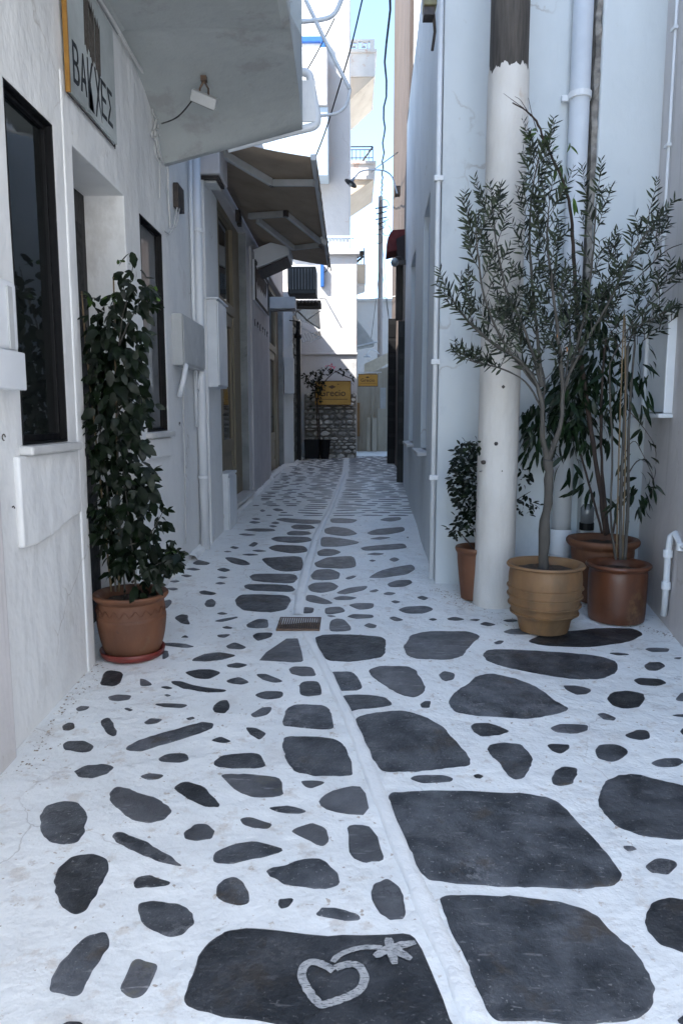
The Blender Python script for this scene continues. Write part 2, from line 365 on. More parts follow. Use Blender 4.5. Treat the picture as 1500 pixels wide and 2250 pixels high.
S5 = A('''272,145 300,95 360,75 540,73 600,88 605,105 555,145 530,185 470,200 330,198 285,180
815,120 850,100 900,85 1130,60 1290,62 1330,90 1250,125 1080,146 900,140
620,180 640,155 760,153 1100,178 1210,205 1210,250 1150,285 1050,288 880,265 720,235 640,205
473,390 490,345 550,310 600,265 670,260 780,285 860,320 920,370 1000,415 985,430 830,462 580,445 500,430
425,265 450,248 495,260 490,285 460,296 435,285
340,395 365,380 397,380 388,412 350,410
110,245 160,228 290,228 330,250 365,310 360,345 320,367 250,350 160,295
50,470 80,445 150,430 270,422 350,445 440,490 490,540 580,660 480,675 330,690 190,695 150,660 100,590 60,520
302,722 330,710 450,707 490,722 480,738 350,743
580,708 600,702 622,712 610,723 590,720
635,590 660,570 720,565 790,572 830,620 832,670 800,720 765,727 735,712 700,665 655,625
562,490 580,478 650,478 745,513 700,532 620,540 585,520
900,575 930,567 1000,572 1005,590 960,615 920,600
910,500 960,482 1080,485 1085,510 1030,525 950,522
967,312 1050,315 1102,332 1080,352 1030,355 990,335
1120,438 1150,433 1205,455 1195,467 1150,462
1163,370 1190,342 1250,336 1325,350 1338,380 1300,410 1240,418 1185,402
1240,530 1300,507 1345,512 1355,545 1310,555 1260,545
1105,600 1125,575 1200,572 1255,595 1250,620 1190,648 1130,635
1347,655 1390,635 1480,632 1500,650 1470,670 1390,673
920,710 935,685 980,668 1030,675 1040,700 1010,745 960,755 925,745
1280,290 1310,278 1400,285 1430,303 1380,317 1310,312
1325,225 1345,210 1400,210 1422,230 1390,248 1345,247
1330,153 1350,147 1440,150 1435,165 1360,167
1170,170 1230,170 1267,178 1210,180
1455,193 1472,189 1495,190 1480,198
665,125 690,115 715,117 700,130 680,132
607,42 630,32 682,45 650,52 620,48
705,77 740,65 800,63 870,75 830,90 740,88
708,28 725,22 765,23 775,30 730,35
460,18 500,10 543,22 510,28 470,26
378,22 400,17 422,23 400,30
205,17 235,10 275,25 240,32
98,50 120,38 160,50 130,62
1465,375 1490,345 1530,345 1530,380 1480,382
1445,443 1520,438 1520,455 1470,450
1483,515 1500,500 1530,505 1530,530 1495,530
560,25 590,20 610,24 590,30''', 750, 1350, .5)
S6 = A('''165,548 200,530 262,548 240,558 185,557
130,578 170,572 212,580 180,587
107,610 140,605 170,613 140,620
40,640 90,635 108,640 80,647
30,675 80,671 100,680 70,688
20,740 55,733 66,745 45,775 20,780
75,825 110,808 148,812 145,835 160,858 110,855
330,520 370,518 440,535 465,555 420,560 360,545
288,580 330,571 365,583 330,594
290,620 320,615 350,621 320,627
280,650 310,643 342,650 310,657
200,692 230,686 292,700 270,710 210,706
228,755 240,735 270,729 288,745 280,770 240,771
290,803 320,797 350,805 320,811
320,873 345,867 372,875 350,882
357,468 375,462 407,470 385,477
447,460 480,440 503,448 480,465
325,490 345,485 370,490 345,493
412,505 460,500 508,506 460,511
465,485 500,480 550,487 500,492
395,402 440,398 497,405 450,410
422,380 480,372 580,374 592,385 500,389
450,340 480,334 517,342 480,348
552,360 575,355 602,362 575,367
465,323 490,318 517,325 490,330
508,280 525,275 540,283 520,288
570,275 600,270 635,280 600,286
562,345 590,337 612,345 590,350
585,325 630,319 700,325 820,330 835,345 750,350 640,340
665,362 690,352 770,355 795,370 740,378 680,375
642,395 670,384 760,388 775,400 720,408 655,407
565,425 590,413 760,415 780,435 700,447 590,438
550,470 590,454 740,460 755,490 680,500 580,485
510,525 600,517 725,512 732,585 640,593 570,575
452,615 480,602 690,603 705,628 680,650 560,648 470,635
425,665 450,653 670,660 690,680 670,695 500,690 440,680
387,735 410,708 520,706 650,712 672,735 640,785 560,800 430,790 395,765
1208,785 1250,768 1360,765 1392,782 1340,805 1250,805
1302,722 1330,714 1368,725 1340,738''', 350, 1000, .43333)
S6p = A('''865,322 920,320 1010,328 980,345 870,345
835,375 880,362 960,372 1010,400 940,412 840,400
820,415 900,418 1030,443 940,462 815,467
800,490 830,475 890,478 925,493 870,512 805,512
785,545 850,518 990,510 1000,570 920,577 795,570
768,610 790,582 870,577 917,598 910,628 850,635 775,632
752,665 780,648 870,645 912,665 890,685 820,700 765,692
735,730 745,710 790,710 890,752 830,757 760,745
708,790 735,770 785,775 780,800 730,803
838,775 920,768 948,795 845,812
865,840 900,828 940,835 985,890 860,898
1015,470 1080,460 1240,447 1258,470 1180,480 1040,486
1045,503 1090,495 1145,500 1100,510
1048,625 1130,580 1280,553 1298,575 1260,605 1140,622
1150,655 1200,635 1270,633 1285,648 1240,668 1170,670
1127,705 1160,694 1202,700 1170,713
890,700 960,672 1060,662 1040,685 940,707
880,725 920,714 1010,722 970,735 900,735
955,760 1000,750 1090,752 1080,778 1010,785
950,820 980,806 1080,810 1085,825 1000,832
1162,530 1190,518 1220,530 1190,543
1060,535 1080,530 1098,536 1080,541
1170,742 1195,737 1225,745 1195,754
1160,825 1190,818 1235,838 1190,843
1363,832 1390,827 1410,834 1385,841
1035,865 1070,855 1108,873 1070,880
1048,395 1100,375 1240,363 1245,385 1160,403 1070,405
1060,425 1120,415 1180,418 1120,430
1112,330 1150,318 1222,314 1225,328 1170,338
1247,418 1265,415 1262,423
940,625 980,610 1005,615 960,632
1065,690 1100,680 1110,688 1080,697
845,815 870,812 900,818 870,822''', 350, 1000, .43333)
HEART = [[(403,2195),(425,2140),(445,2085),(488,2047),(540,2040),(740,2060),(905,2050),(925,2085),(1005,2262),(1010,2300),(720,2290),(600,2250),(480,2232),(412,2215)]]

def orient(P):
    a = sum(P[i][0]*P[(i+1) % len(P)][1]-P[(i+1) % len(P)][0]*P[i][1] for i in range(len(P)))
    return P if a > 0 else P[::-1]
def rough_cut(p, c=.17):
    q = []; m = len(p)
    for i in range(m):
        a, b = p[i], p[(i+1) % m]; q += [(a[0]*(1-c)+b[0]*c, a[1]*(1-c)+b[1]*c), (a[0]*c+b[0]*(1-c), a[1]*c+b[1]*(1-c))]
    return q
def stone_into(mb, poly, h=.0035, jag=.0025, n=2):
    P = [(p[0], p[1]) for p in orient(poly)]
    P = chaikin(rough_cut(P), max(1, n-1)) if n > 1 else chaikin(P, 1)
    m = len(P); out = []
    for i, (x, y_) in enumerate(P):
        ax, ay = P[i-1]; bx, by = P[(i+1) % m]; tx, ty = bx-ax, by-ay; l = math.hypot(tx, ty) or 1
        nx_, ny_ = ty/l, -tx/l; j = noise.noise(Vector((x*31, y_*31, 3)))*jag + noise.noise(Vector((x*9, y_*9, 8)))*jag*1.4
        out.append((x+nx_*j, y_+ny_*j, nx_, ny_))
    vs = []
    size = min(max(p[0] for p in P)-min(p[0] for p in P), max(p[1] for p in P)-min(p[1] for p in P))
    ins = min(.006, size*.1)
    for (x, y_, a, b_) in out: vs.append((x+a*.001, y_+b_*.001, fl(x, y_)-.012))
    for (x, y_, a, b_) in out: vs.append((x, y_, fl(x, y_)+h*.4))
    for (x, y_, a, b_) in out: vs.append((x-a*ins, y_-b_*ins, fl(x, y_)+h))
    fs = [(k*m+i, k*m+(i+1) % m, (k+1)*m+(i+1) % m, (k+1)*m+i) for k in (0, 1) for i in range(m)]
    fs.append(tuple(2*m+i for i in range(m)))
    mb.add(vs, fs)
allst = []
def trace(group, mat, n=2):
    for poly in group:
        W = [onF(*p) for p in poly]; allst.append((W, mat, n))
trace(HEART, slate, 1)
trace(BIG, slate); trace(S1, slate); trace(S2, slate); trace(S2b, slate, 1); trace(S3, slate2, 1); trace(S4, slate2); trace(S5, slate); trace(S6, slate); trace(S6p, slate2)
pale = {id(x) for x in ()}
boxes = [(min(p.x for p in W), max(p.x for p in W), min(p.y for p in W), max(p.y for p in W)) for W, _, _ in allst]
# ridge: whitewashed raised seam of the drain channel
def strip(mb, line, lift=.008):
    pts = [(onF(x, y_), wd*onF(x, y_).y/FOC) for x, y_, wd in line]
    dense = []
    for (a, wa), (b, wb) in zip(pts, pts[1:]):
        n = max(1, int((b-a).length/.04))
        for k in range(n): t = k/n; dense.append((a.lerp(b, t), wa+(wb-wa)*t))
    dense.append(pts[-1]); prof = [(-.5, -.006), (-.47, .85), (-.2, 1.0), (.15, 1.0), (.45, .8), (.5, -.006)]
    vs = []; m = len(prof)
    for i, (p, wd) in enumerate(dense):
        d = (dense[min(i+1, len(dense)-1)][0]-dense[max(i-1, 0)][0]); d.z = 0; d.normalize(); s_ = Vector((d.y, -d.x, 0))
        w1 = 1+.12*noise.noise(p*7)
        for (u, h) in prof:
            q = p+s_*(wd*u*w1); q.x += .006*noise.noise(p*11+Vector((u, 0, 0)))
            vs.append((q.x, q.y, fl(q.x, q.y)+lift*h*(1+.4*noise.noise(q*13))))
    fs = [(i*m+k, (i+1)*m+k, (i+1)*m+k+1, i*m+k+1)[::-1] for i in range(len(dense)-1) for k in range(m-1)]
    mb.add(vs, fs)
RIDGE1 = [(1068,2330,74),(1048,2250,68),(990,2110,58),(945,2015,50),(888,1885,42),(838,1760,36),(800,1660,32),(762,1570,28),(725,1490,24),(700,1440,20),(672,1392,18)]
RIDGE2 = [(655,1352,22),(662,1300,24),(672,1255,22),(684,1215,19),(697,1173,15),(712,1145,12),(727,1115,10),(740,1085,8),(750,1060,6),(757,1040,5)]
rg = MB(); strip(rg, RIDGE1, .0055); strip(rg, RIDGE2, .010)
ridge = struct(rg.build('channel_ridge', ridge_m, smooth=True))
def ridge_x(y_):
    pts = [onF(a, b) for a, b, _ in RIDGE2]
    for a, b in zip(pts, pts[1:]):
        if a.y <= y_ <= b.y: return a.x+(b.x-a.x)*(y_-a.y)/(b.y-a.y)
    return pts[-1].x
# far rows of flat stones, laid across the lane
y = onF(760, 1134).y
while y < 19.5:
    rowh = rnd.uniform(.075, .14)*(1+(y-9)*.05); rx = ridge_x(y); x = -1.38+rnd.uniform(0, .2)
    xr = .70+(y-5.7)*.035
    while x < xr:
        left = x < -.75
        wd = rnd.uniform(.08, .26) if left else rnd.uniform(.16, .52)
        if x < rx < x+wd+.03:
            wd = rx-x-.04
        if wd > .05 and not (left and rnd.random() < .12):
            cx_, cy_ = x+wd/2, y+rowh/2+rnd.uniform(-.02, .02); hh = rowh*rnd.uniform(.55, .95)/2
            if not any(a-.025 < cx_+wd/2 and b+.025 > cx_-wd/2 and c-.02 < cy_+hh and d+.02 > cy_-hh for a, b, c, d in boxes):
                k = rnd.randint(6, 8); tilt = rnd.uniform(-.14, .14); P = []
                for q in range(k):
                    t = 2*math.pi*(q+rnd.uniform(-.25, .25))/k; ex = .8
                    ux = math.copysign(abs(math.cos(t))**ex, math.cos(t))*wd/2*rnd.uniform(.85, 1.1); uy = math.copysign(abs(math.sin(t))**ex, math.sin(t))*hh*rnd.uniform(.8, 1.15)
                    P.append((cx_+ux, cy_+uy+ux*tilt, 0))
                allst.append((P, slate2 if rnd.random() < .55 and x > -.9 else slate, 1))
        x += max(wd, .05)+rnd.uniform(.02, .06)+(rnd.uniform(.02, .09) if left else 0)
        if abs(x-rx) < .05: x = rx+.06
    y += rowh+rnd.uniform(.025, .075)*max(.5, 1.5-(y-9)*.12)
def shown(W): 
    cy = sum(p[1] for p in W)/len(W); ar = (max(p[0] for p in W)-min(p[0] for p in W))*(max(p[1] for p in W)-min(p[1] for p in W))
    return ar/cy**3
order = sorted(range(len(allst)), key=lambda i: -shown(allst[i][0]) if i else -1e9)
heart_stone = None
for rank, i in enumerate(order[:299]):
    W, mat, n = allst[i]; mat = slate2 if mat is slate and i > 12 and rnd.random() < .22 else mat; mb = MB(); stone_into(mb, W, n=n+ (1 if rank < 25 else 0), jag=.0065 if rank < 60 else .004)
    o = mb.build('stone', mat, pave)
    if i == 0: heart_stone = o; o['label'] = 'large dark slab with a painted white heart and star'
for mat in (slate, slate2):
    mb = MB()
    for i in order[299:]:
        if allst[i][1] is mat: stone_into(mb, allst[i][0], n=1)
    if mb.v: mb.build('small_stones', mat, pave, kind='stuff')
# painted heart and star
hp = lambda x, y_: onF(620+x/4.6875, 2020+y_/4.6875)
def stroke(mb, line, wd, lift=.0052, seed=0):
    P = [hp(*p) for p in chaikin(line, 2, False)]
    dense = []
    for a, b in zip(P, P[1:]):
        n = max(1, int((b-a).length/.004))
        for k in range(n): dense.append(a.lerp(b, k/n))
    vs = []
    for i, p in enumerate(dense):
        d = dense[min(i+2, len(dense)-1)]-dense[max(i-2, 0)]; d.z = 0; d.normalize(); s_ = Vector((d.y, -d.x, 0))
        t = i/len(dense); w_ = wd(t) if callable(wd) else wd
        for sg in (-1, 1):
            q = p+s_*sg*(w_/2)*(1+.22*noise.noise(Vector((i*.35, sg*9, seed)))+.10*noise.noise(Vector((i*1.3, sg*5, seed))))
            vs.append((q.x, q.y, fl(q.x, q.y)+lift))
    mb.add(vs, [(2*i, 2*i+1, 2*i+3, 2*i+2) for i in range(len(dense)-1)])
hm = mk('heart_paint', (.46, .46, .455), (.28, .29, .295), .7, 40, ((80, .5, .002),), brush=((60, 320, 60), (.09, .095, .10), .57), dirt=((70, (.09, .095, .10), .61, .9),))
mb = MB(); stroke(mb, [(530,545),(440,490),(340,450),(260,460),(200,540),(200,620),(260,740),(330,840),(400,905),(520,870),(660,820),(790,760),(850,650),(840,560),(770,475),(640,480),(540,525)], .0235)
o = mb.build('painted_heart', hm, pave); o['label'] = 'brushed white heart on the dark slab'
mb = MB(); stroke(mb, [(520,460),(560,400),(680,340),(850,300),(1040,312)], .017, .0060, 4)
for i, (tx, ty) in enumerate([(1090,205),(1380,255),(1335,435),(1160,492),(945,410)]):
    stroke(mb, [(1110,312),((1110+tx)/2, (312+ty)/2),(tx,ty)], lambda t: .027*math.sin(math.pi*(.22+.68*t))**.8, .0064+.0004*i, 7+i)
mb.build('painted_star', hm, pave)
# drain grate
q = [onF(*p) for p in ((606,1386),(702,1387),(706,1357),(616,1356))]
yc0, yc1 = (q[0].y+q[1].y)/2, (q[2].y+q[3].y)/2; x0, x1 = (q[0].x+q[3].x)/2, (q[1].x+q[2].x)/2
zc = fl((x0+x1)/2, (yc0+yc1)/2)
gr = thing('drain_grate', 'rusty brown iron drain grate set flat in the whitewashed paving at the seam', 'drain grate', ((x0+x1)/2, (yc0+yc1)/2, zc))
mb = MB(); zt = zc+.010
mb.box((x0, yc0, zc-.01), (x1, yc0+.012, zt)).box((x0, yc1-.012, zc-.01), (x1, yc1, zt)).box((x0, yc0+.0121, zc-.01), (x0+.012, yc1-.0121, zt)).box((x1-.012, yc0+.0121, zc-.01), (x1, yc1-.0121, zt))
mb.build('frame', rust, gr, bevel=.002)
mb = MB().box((x0+.012, yc0+.012, zc-.02), (x1-.012, yc1-.012, zc+.001)); mb.build('pit', black_m, gr)
nb = 17
for k in range(nb):
    xx = x0+.02+(x1-x0-.04)*k/(nb-1); MB().box((xx-.0045, yc0+.0125, zc+.0015), (xx+.0045, yc1-.0125, zt-.001)).build('slat', rust, gr)
# loose dirt and flaked paint at the foot of the walls
mb = MB()
def flakes(a, b, n, spread):
    a, b = onF(*a), onF(*b)
    for _ in range(n):
        p = a.lerp(b, rnd.random()); d = (b-a).normalized(); s_ = Vector((d.y, -d.x, 0))
        p += s_*abs(rnd.gauss(0, spread)); r = rnd.uniform(.002, .009); z = fl(p.x, p.y)
        k = rnd.randint(3, 5); t0 = rnd.random()*6
        vs = [(p.x+r*math.cos(t0+6.28*j/k)*rnd.uniform(.6, 1.2), p.y+r*math.sin(t0+6.28*j/k)*rnd.uniform(.6, 1.2), z+.001+rnd.random()*.003) for j in range(k)]+[(p.x, p.y, z+r*.8)]
        mb.add(vs, [(j, (j+1) % k, k) for j in range(k)])
flakes((30,1700),(200,1460),140,.05); flakes((225,1430),(425,1215),90,.05); flakes((960,1292),(1060,1330),120,.06); flakes((1290,1330),(1480,1400),110,.05); flakes((1130,1390),(1010,1330),50,.12)
mb.build('paint_flakes', mk('flake', (.42, .36, .29), (.20, .16, .13), .8, 30), None, kind='stuff')
# lumpy fillet of whitewash where the left wall meets the lane
mb = MB(); vs = []; Y0, Y1 = 6.5, 18.6; n = 240; prof = [(-.03, .05), (.015, .055), (.045, .03), (.075, -.004)]
for i in range(n+1):
    yy = Y0+(Y1-Y0)*i/n; xb = (-1.48 if yy < 16.1 else -1.28)+.012*noise.noise(Vector((yy*2, 0, 0)))
    for (u, h) in prof: 
        k = 1+.45*noise.noise(Vector((yy*5, u*20, 2))); xx = xb+u*k; vs.append((xx, yy, fl(xx, yy)+h*k))
m = len(prof); mb.add(vs, [(i*m+k, i*m+k+1, (i+1)*m+k+1, (i+1)*m+k) for i in range(n) for k in range(m-1)])
struct(mb.build('whitewash_fillet', ridge_m, smooth=True))
# ------------------------------------------------------------------ buildings
def wall(mb, p0, p1, zlo, zhi, ops, inn, step=.45, disp=.007, mi=0):
    """plaster skin between plan points p0 and p1 with openings (s0, s1, z0, z1, depth) cut through it"""
    p0, p1, inn = Vector((p0[0], p0[1], 0)), Vector((p1[0], p1[1], 0)), Vector((inn[0], inn[1], 0)).normalized()
    Ln = (p1-p0).length; d = (p1-p0)/Ln
    def cuts(lo, hi, must):
        v = sorted(set([lo, hi]+[m for m in must if lo < m < hi])); o = []
        for a, b in zip(v, v[1:]):
            n = max(1, round((b-a)/step)); o += [a+(b-a)*k/n for k in range(n)]
        return o+[hi]
    S = cuts(0, Ln, [o[0] for o in ops]+[o[1] for o in ops]); Z = cuts(zlo, zhi, [o[2] for o in ops]+[o[3] for o in ops])
    def P(s, z, dep=0):
        q = p0+d*s; q.z = z
        n_ = noise.noise(q*.9)*disp+noise.noise(q*2.7)*disp*.6
        if s in (0, Ln): n_ = 0
        return q+inn*(n_+dep)
    def quad(a, b, c, e): mb.add([a, b, c, e], [(0, 1, 2, 3)], mi)
    for i in range(len(S)-1):
        for j in range(len(Z)-1):
            cs, cz = (S[i]+S[i+1])/2, (Z[j]+Z[j+1])/2
            if any(o[0] < cs < o[1] and o[2] < cz < o[3] for o in ops): continue
            quad(P(S[i], Z[j]), P(S[i+1], Z[j]), P(S[i+1], Z[j+1]), P(S[i], Z[j+1]))
    for (a, b, z0, z1, dep) in ops:
        for i in range(len(S)-1):
            if a-1e-6 <= S[i] and S[i+1] <= b+1e-6:
                for z in (z0, z1): quad(P(S[i], z), P(S[i+1], z), P(S[i+1], z, dep), P(S[i], z, dep))
        for j in range(len(Z)-1):
            if z0-1e-6 <= Z[j] and Z[j+1] <= z1+1e-6:
                for s in (a, b): quad(P(s, Z[j]), P(s, Z[j], dep), P(s, Z[j+1], dep), P(s, Z[j+1]))
def flat(mb, *pts): mb.add(pts, [tuple(range(len(pts)))])
LX = -1.48
ob = lambda px, py, X=LX: onX(px, py, X)

# --- left near house
w1 = (ob(52,966).y, ob(150,968).y, ob(150,970).z, ob(103,262).z)
d2 = (ob(158,318).y, ob(272,430).y, .02, (ob(158,318).z+ob(272,430).z)/2)
w3 = ((ob(305,465).y+ob(325,950).y)/2, (ob(352,513).y+ob(372,945).y)/2, ob(350,948).z, (ob(305,465).z+ob(352,513).z)/2)
Y1 = 7.02
bakx = thing('shop_house', 'near white shop house on the left with deep balcony and recessed black door', 'house', (LX, 3, 0))
mb = MB(); o0 = -.8  # unseen near end cut short so sunlight bounces into the lane
wall(mb, (LX, o0), (LX, Y1), -.3, 10.2, [(w1[0]-o0, w1[1]-o0, w1[2], w1[3], .065), (d2[0]-o0, d2[1]-o0, d2[2], d2[3], .30), (w3[0]-o0, w3[1]-o0, w3[2], w3[3], .07)], (-1, 0))  # unseen height raised to keep the sun off the right wall
flat(mb, (LX, o0, 10.2), (LX, Y1, 10.2), (-8, Y1, 10.2), (-8, o0, 10.2)); flat(mb, (-8, Y1, -.3), (LX, Y1, -.3), (LX, Y1, 10.2), (-8, Y1, 10.2)); flat(mb, (-8, o0, -.3), (LX, o0, -.3), (LX, o0, 10.2), (-8, o0, 10.2))
flat(mb, (-8, o0, -.3), (-8, Y1, -.3), (-8, Y1, 10.2), (-8, o0, 10.2))
mb.build('wall', white, bakx, bevel=.012, seg=3, weld=True, smooth=False)
def window(parent, y0, y1, z0, z1, X, dep, t=.018, fm=black_m, gm=glass_d, bar=.035, mull=None):
    mb = MB()
    xa, xb = X-dep+.002, X+.001
    mb.box((xa, y0+.001, z0+.001), (xb, y0+t, z1-.001)).box((xa, y1-t, z0+.001), (xb, y1-.001, z1-.001))
    mb.box((xa, y0+t+.001, z1-t), (xb, y1-t-.001, z1-.001)).box((xa, y0+t+.001, z0+.001), (xb, y1-t-.001, z0+t))
    xg = X-dep+.004
    mb.box((xg, y0+t+.001, z0+t+.001), (xg+.03, y0+t+bar, z1-t-.001)).box((xg, y1-t-bar, z0+t+.001), (xg+.03, y1-t-.001, z1-t-.001))
    mb.box((xg, y0+t+bar+.001, z1-t-bar), (xg+.03, y1-t-bar-.001, z1-t-.001)).box((xg, y0+t+bar+.001, z0+t+.001), (xg+.03, y1-t-bar-.001, z0+t+bar*1.6))
    w_ = MB(); w_ = mb.build('window', fm, parent, bevel=.003)
    p = MB(); p.box((xg+.008, y0+t+bar+.001, z0+t+bar), (xg+.014, y1-t-bar-.001, z1-t-bar)); p.build('pane', gm, w_)
    return w_
window(bakx, *w1, LX, .065, t=.012, bar=.02)
window(bakx, *w3, LX, .07, t=.012, bar=.012, gm=glass_m)
mb = MB(); xd = LX-.30
dd = MB(); dd.box((xd-.03, d2[0]+.001, .05), (xd+.04, d2[1]-.001, d2[3]-.001)); door = dd.build('door', blackwood, bakx, bevel=.004)
mb = MB()
for k in range(2):
    yy0 = d2[0]+.08+k*(d2[1]-d2[0])/2; yy1 = yy0+(d2[1]-d2[0])/2-.16
    mb.box((xd+.041, yy0, 1.1), (xd+.046, yy1, d2[3]-.2)); mb.box((xd+.041, yy0, .25), (xd+.055, yy1, .9))
mb.build('panel', black_m, door, bevel=.003)
MB().tube([(xd+.05, (d2[0]+d2[1])/2+.05, 1.0), (xd+.10, (d2[0]+d2[1])/2+.05, 1.02), (xd+.10, (d2[0]+d2[1])/2+.05, 1.18), (xd+.05, (d2[0]+d2[1])/2+.05, 1.2)], .01).build('handle', iron, door)
# sills and raised aprons
def sill(parent, y0, y1, z, out=.06, X=LX): MB().box((X-.10, y0, z-.045), (X+out, y1, z-.002)).build('sill', sill_m, parent, bevel=.012, seg=3)
sill(bakx, w1[0]-.04, w1[1]+.05, w1[2]); sill(bakx, w3[0]-.05, w3[1]+.07, w3[2], .05)
mb = MB(); a0, a1 = w1[0]-.10, w1[1]+.09; zt = w1[2]-.046; n = 8; vs = []
prof = [(k/n, zt-.36-.02*math.sin(k/n*5)-.05*(1-k/n)) for k in range(n+1)]
poly = [(LX-.01, a0+(a1-a0)*t, z) for t, z in prof]+[(LX-.01, a1, zt), (LX-.01, a0, zt)]
mb.prism(poly[::-1], (.032, 0, 0)); mb.build('window_apron', white, bakx, bevel=.012, seg=3)
MB().box((LX-.01, w3[0]-.05, w3[2]-.2), (LX+.025, w3[1]+.02, w3[2]-.05)).build('window_apron', white, bakx, bevel=.012, seg=3)
MB().box((LX-.01, -.5, -.2), (LX+.03, 2.96, 1.28)).build('pier', white_p, bakx, bevel=.02, seg=3)
MB().box((LX-.01, w1[1]+.12, .0), (LX+.008, w1[1]+.20, 3.25)).build('pilaster', white, bakx, bevel=.01)
# balcony over the lane
BX = -.385; BZ = 3.93; BY = 6.05
mb = MB()
nB = 14; ys_ = [-.6+(4.9+.6)*k/nB for k in range(nB+1)]
vs = []; fs = []
cove = [(LX+.0, BZ-.03), (LX+.02, BZ-.015), (LX+.05, BZ-.003), (LX+.2, BZ), (-.9, BZ+.005), (BX-.05, BZ), (BX, BZ+.03), (BX, 5.3), (BX-.12, 5.3), (BX-.12, BZ+.2), (LX, BZ+.2)]
for yy in ys_:
    for (x_, z_) in cove: vs.append((x_+.006*noise.noise(Vector((x_*3, yy*2, 1))), yy, z_+.008*noise.noise(Vector((x_*2, yy*1.5, 4)))))
m = len(cove)
for i in range(nB):
    for k in range(m-1): fs.append((i*m+k, i*m+k+1, (i+1)*m+k+1, (i+1)*m+k))
fs.append(tuple(range(m-1, -1, -1)))
mb.add(vs, fs); soffit = mk('soffit_shaded_grey', (.36, .38, .375), (.31, .33, .322), .75, 1.6, ((2, .6, .05), (12, .5, .01)), dirt=((2.2, (.25, .25, .24), .57, .6), (12, (.2, .18, .15), .66, .6)))  # grey darkened to carry the shade under the balcony; blotches are dirt
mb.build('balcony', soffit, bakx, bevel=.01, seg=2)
mb = MB(); prof = [(4.75, .02), (5.0, -.04), (5.25, -.11), (5.5, -.25), (5.7, -.44), (5.85, -.68), (5.94, -.9), (5.99, -1.0), (BY, -1.0), (BY+.002, .5)]
vs = []; nX = 8
for i in range(nX+1):
    t = i/nX; x_ = LX-.005+(BX+.005-LX)*t; zb = 3.48+(onY(655, 284, 6.05).z-3.48)*t; zt_ = BZ+.012
    for (yy, k) in prof: vs.append((x_, yy, zt_+(zt_-zb)*k if k < 0 else zt_+k))
m = len(prof); mb.add(vs, [(i*m+k, (i+1)*m+k, (i+1)*m+k+1, i*m+k+1) for i in range(nX) for k in range(m-1)]+[tuple(nX*m+k for k in range(m))])
mb.add([(LX, BY-.001, BZ), (BX, BY-.001, BZ), (BX, BY-.001, 5.3), (LX, BY-.001, 5.3)], [(0, 1, 2, 3)])
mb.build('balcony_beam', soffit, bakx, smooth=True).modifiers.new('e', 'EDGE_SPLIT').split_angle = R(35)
MB().tube([(LX+.03, y_, BZ-.05+.01*math.sin(y_*7)) for y_ in [k*.25 for k in range(4, 23)]], .012, 6).build('cable', cable_w, bakx)

# --- left house with the cream doors
L2 = thing('cream_door_house', 'white house further along on the left with two tall cream double doors under an awning', 'house', (LX, 10, 0))
dA = (8.0, (ob(535,470).y+ob(553,1075).y)/2, ob(553,1075).z, 4.06)
dB = ((ob(590,640).y+ob(597,1045).y)/2, ob(624,1000).y, ob(622,1027).z, 4.05)
Y2 = 16.2; mb = MB()
YM = 11.6; wall(mb, (LX, Y1), (LX, Y2), -.3, 6.0, [(dA[0]-Y1, dA[1]-Y1, dA[2], dA[3], .16), (dB[0]-Y1, dB[1]-Y1, dB[2], dB[3], .16)], (-1, 0)); wall(mb, (LX, Y1), (LX, YM), 6.0, 9.4, [], (-1, 0)); flat(mb, (-8, YM, 6), (LX, YM, 6), (LX, YM, 9.4), (-8, YM, 9.4)); flat(mb, (LX, YM, 6), (LX, Y2, 6), (-8, Y2, 6), (-8, YM, 6))  # unseen upper storey shaped to shade the right wall, stepped to light the tower
flat(mb, (LX, Y1, 9.4), (LX, YM, 9.4), (-8, YM, 9.4), (-8, Y1, 9.4)); flat(mb, (-8, Y2, -.3), (LX, Y2, -.3), (LX, Y2, 6), (-8, Y2, 6))
flat(mb, (-8, Y1, -.3), (-8, Y2, -.3), (-8, Y2, 6), (-8, Y1, 6)); flat(mb, (-8, Y1, 6), (-8, YM, 6), (-8, YM, 9.4), (-8, Y1, 9.4)); flat(mb, (-8, Y1, -.3), (LX-.3, Y1, -.3), (LX-.3, Y1, 9.4), (-8, Y1, 9.4))
mb.build('wall', white_p, L2, bevel=.01, weld=True)
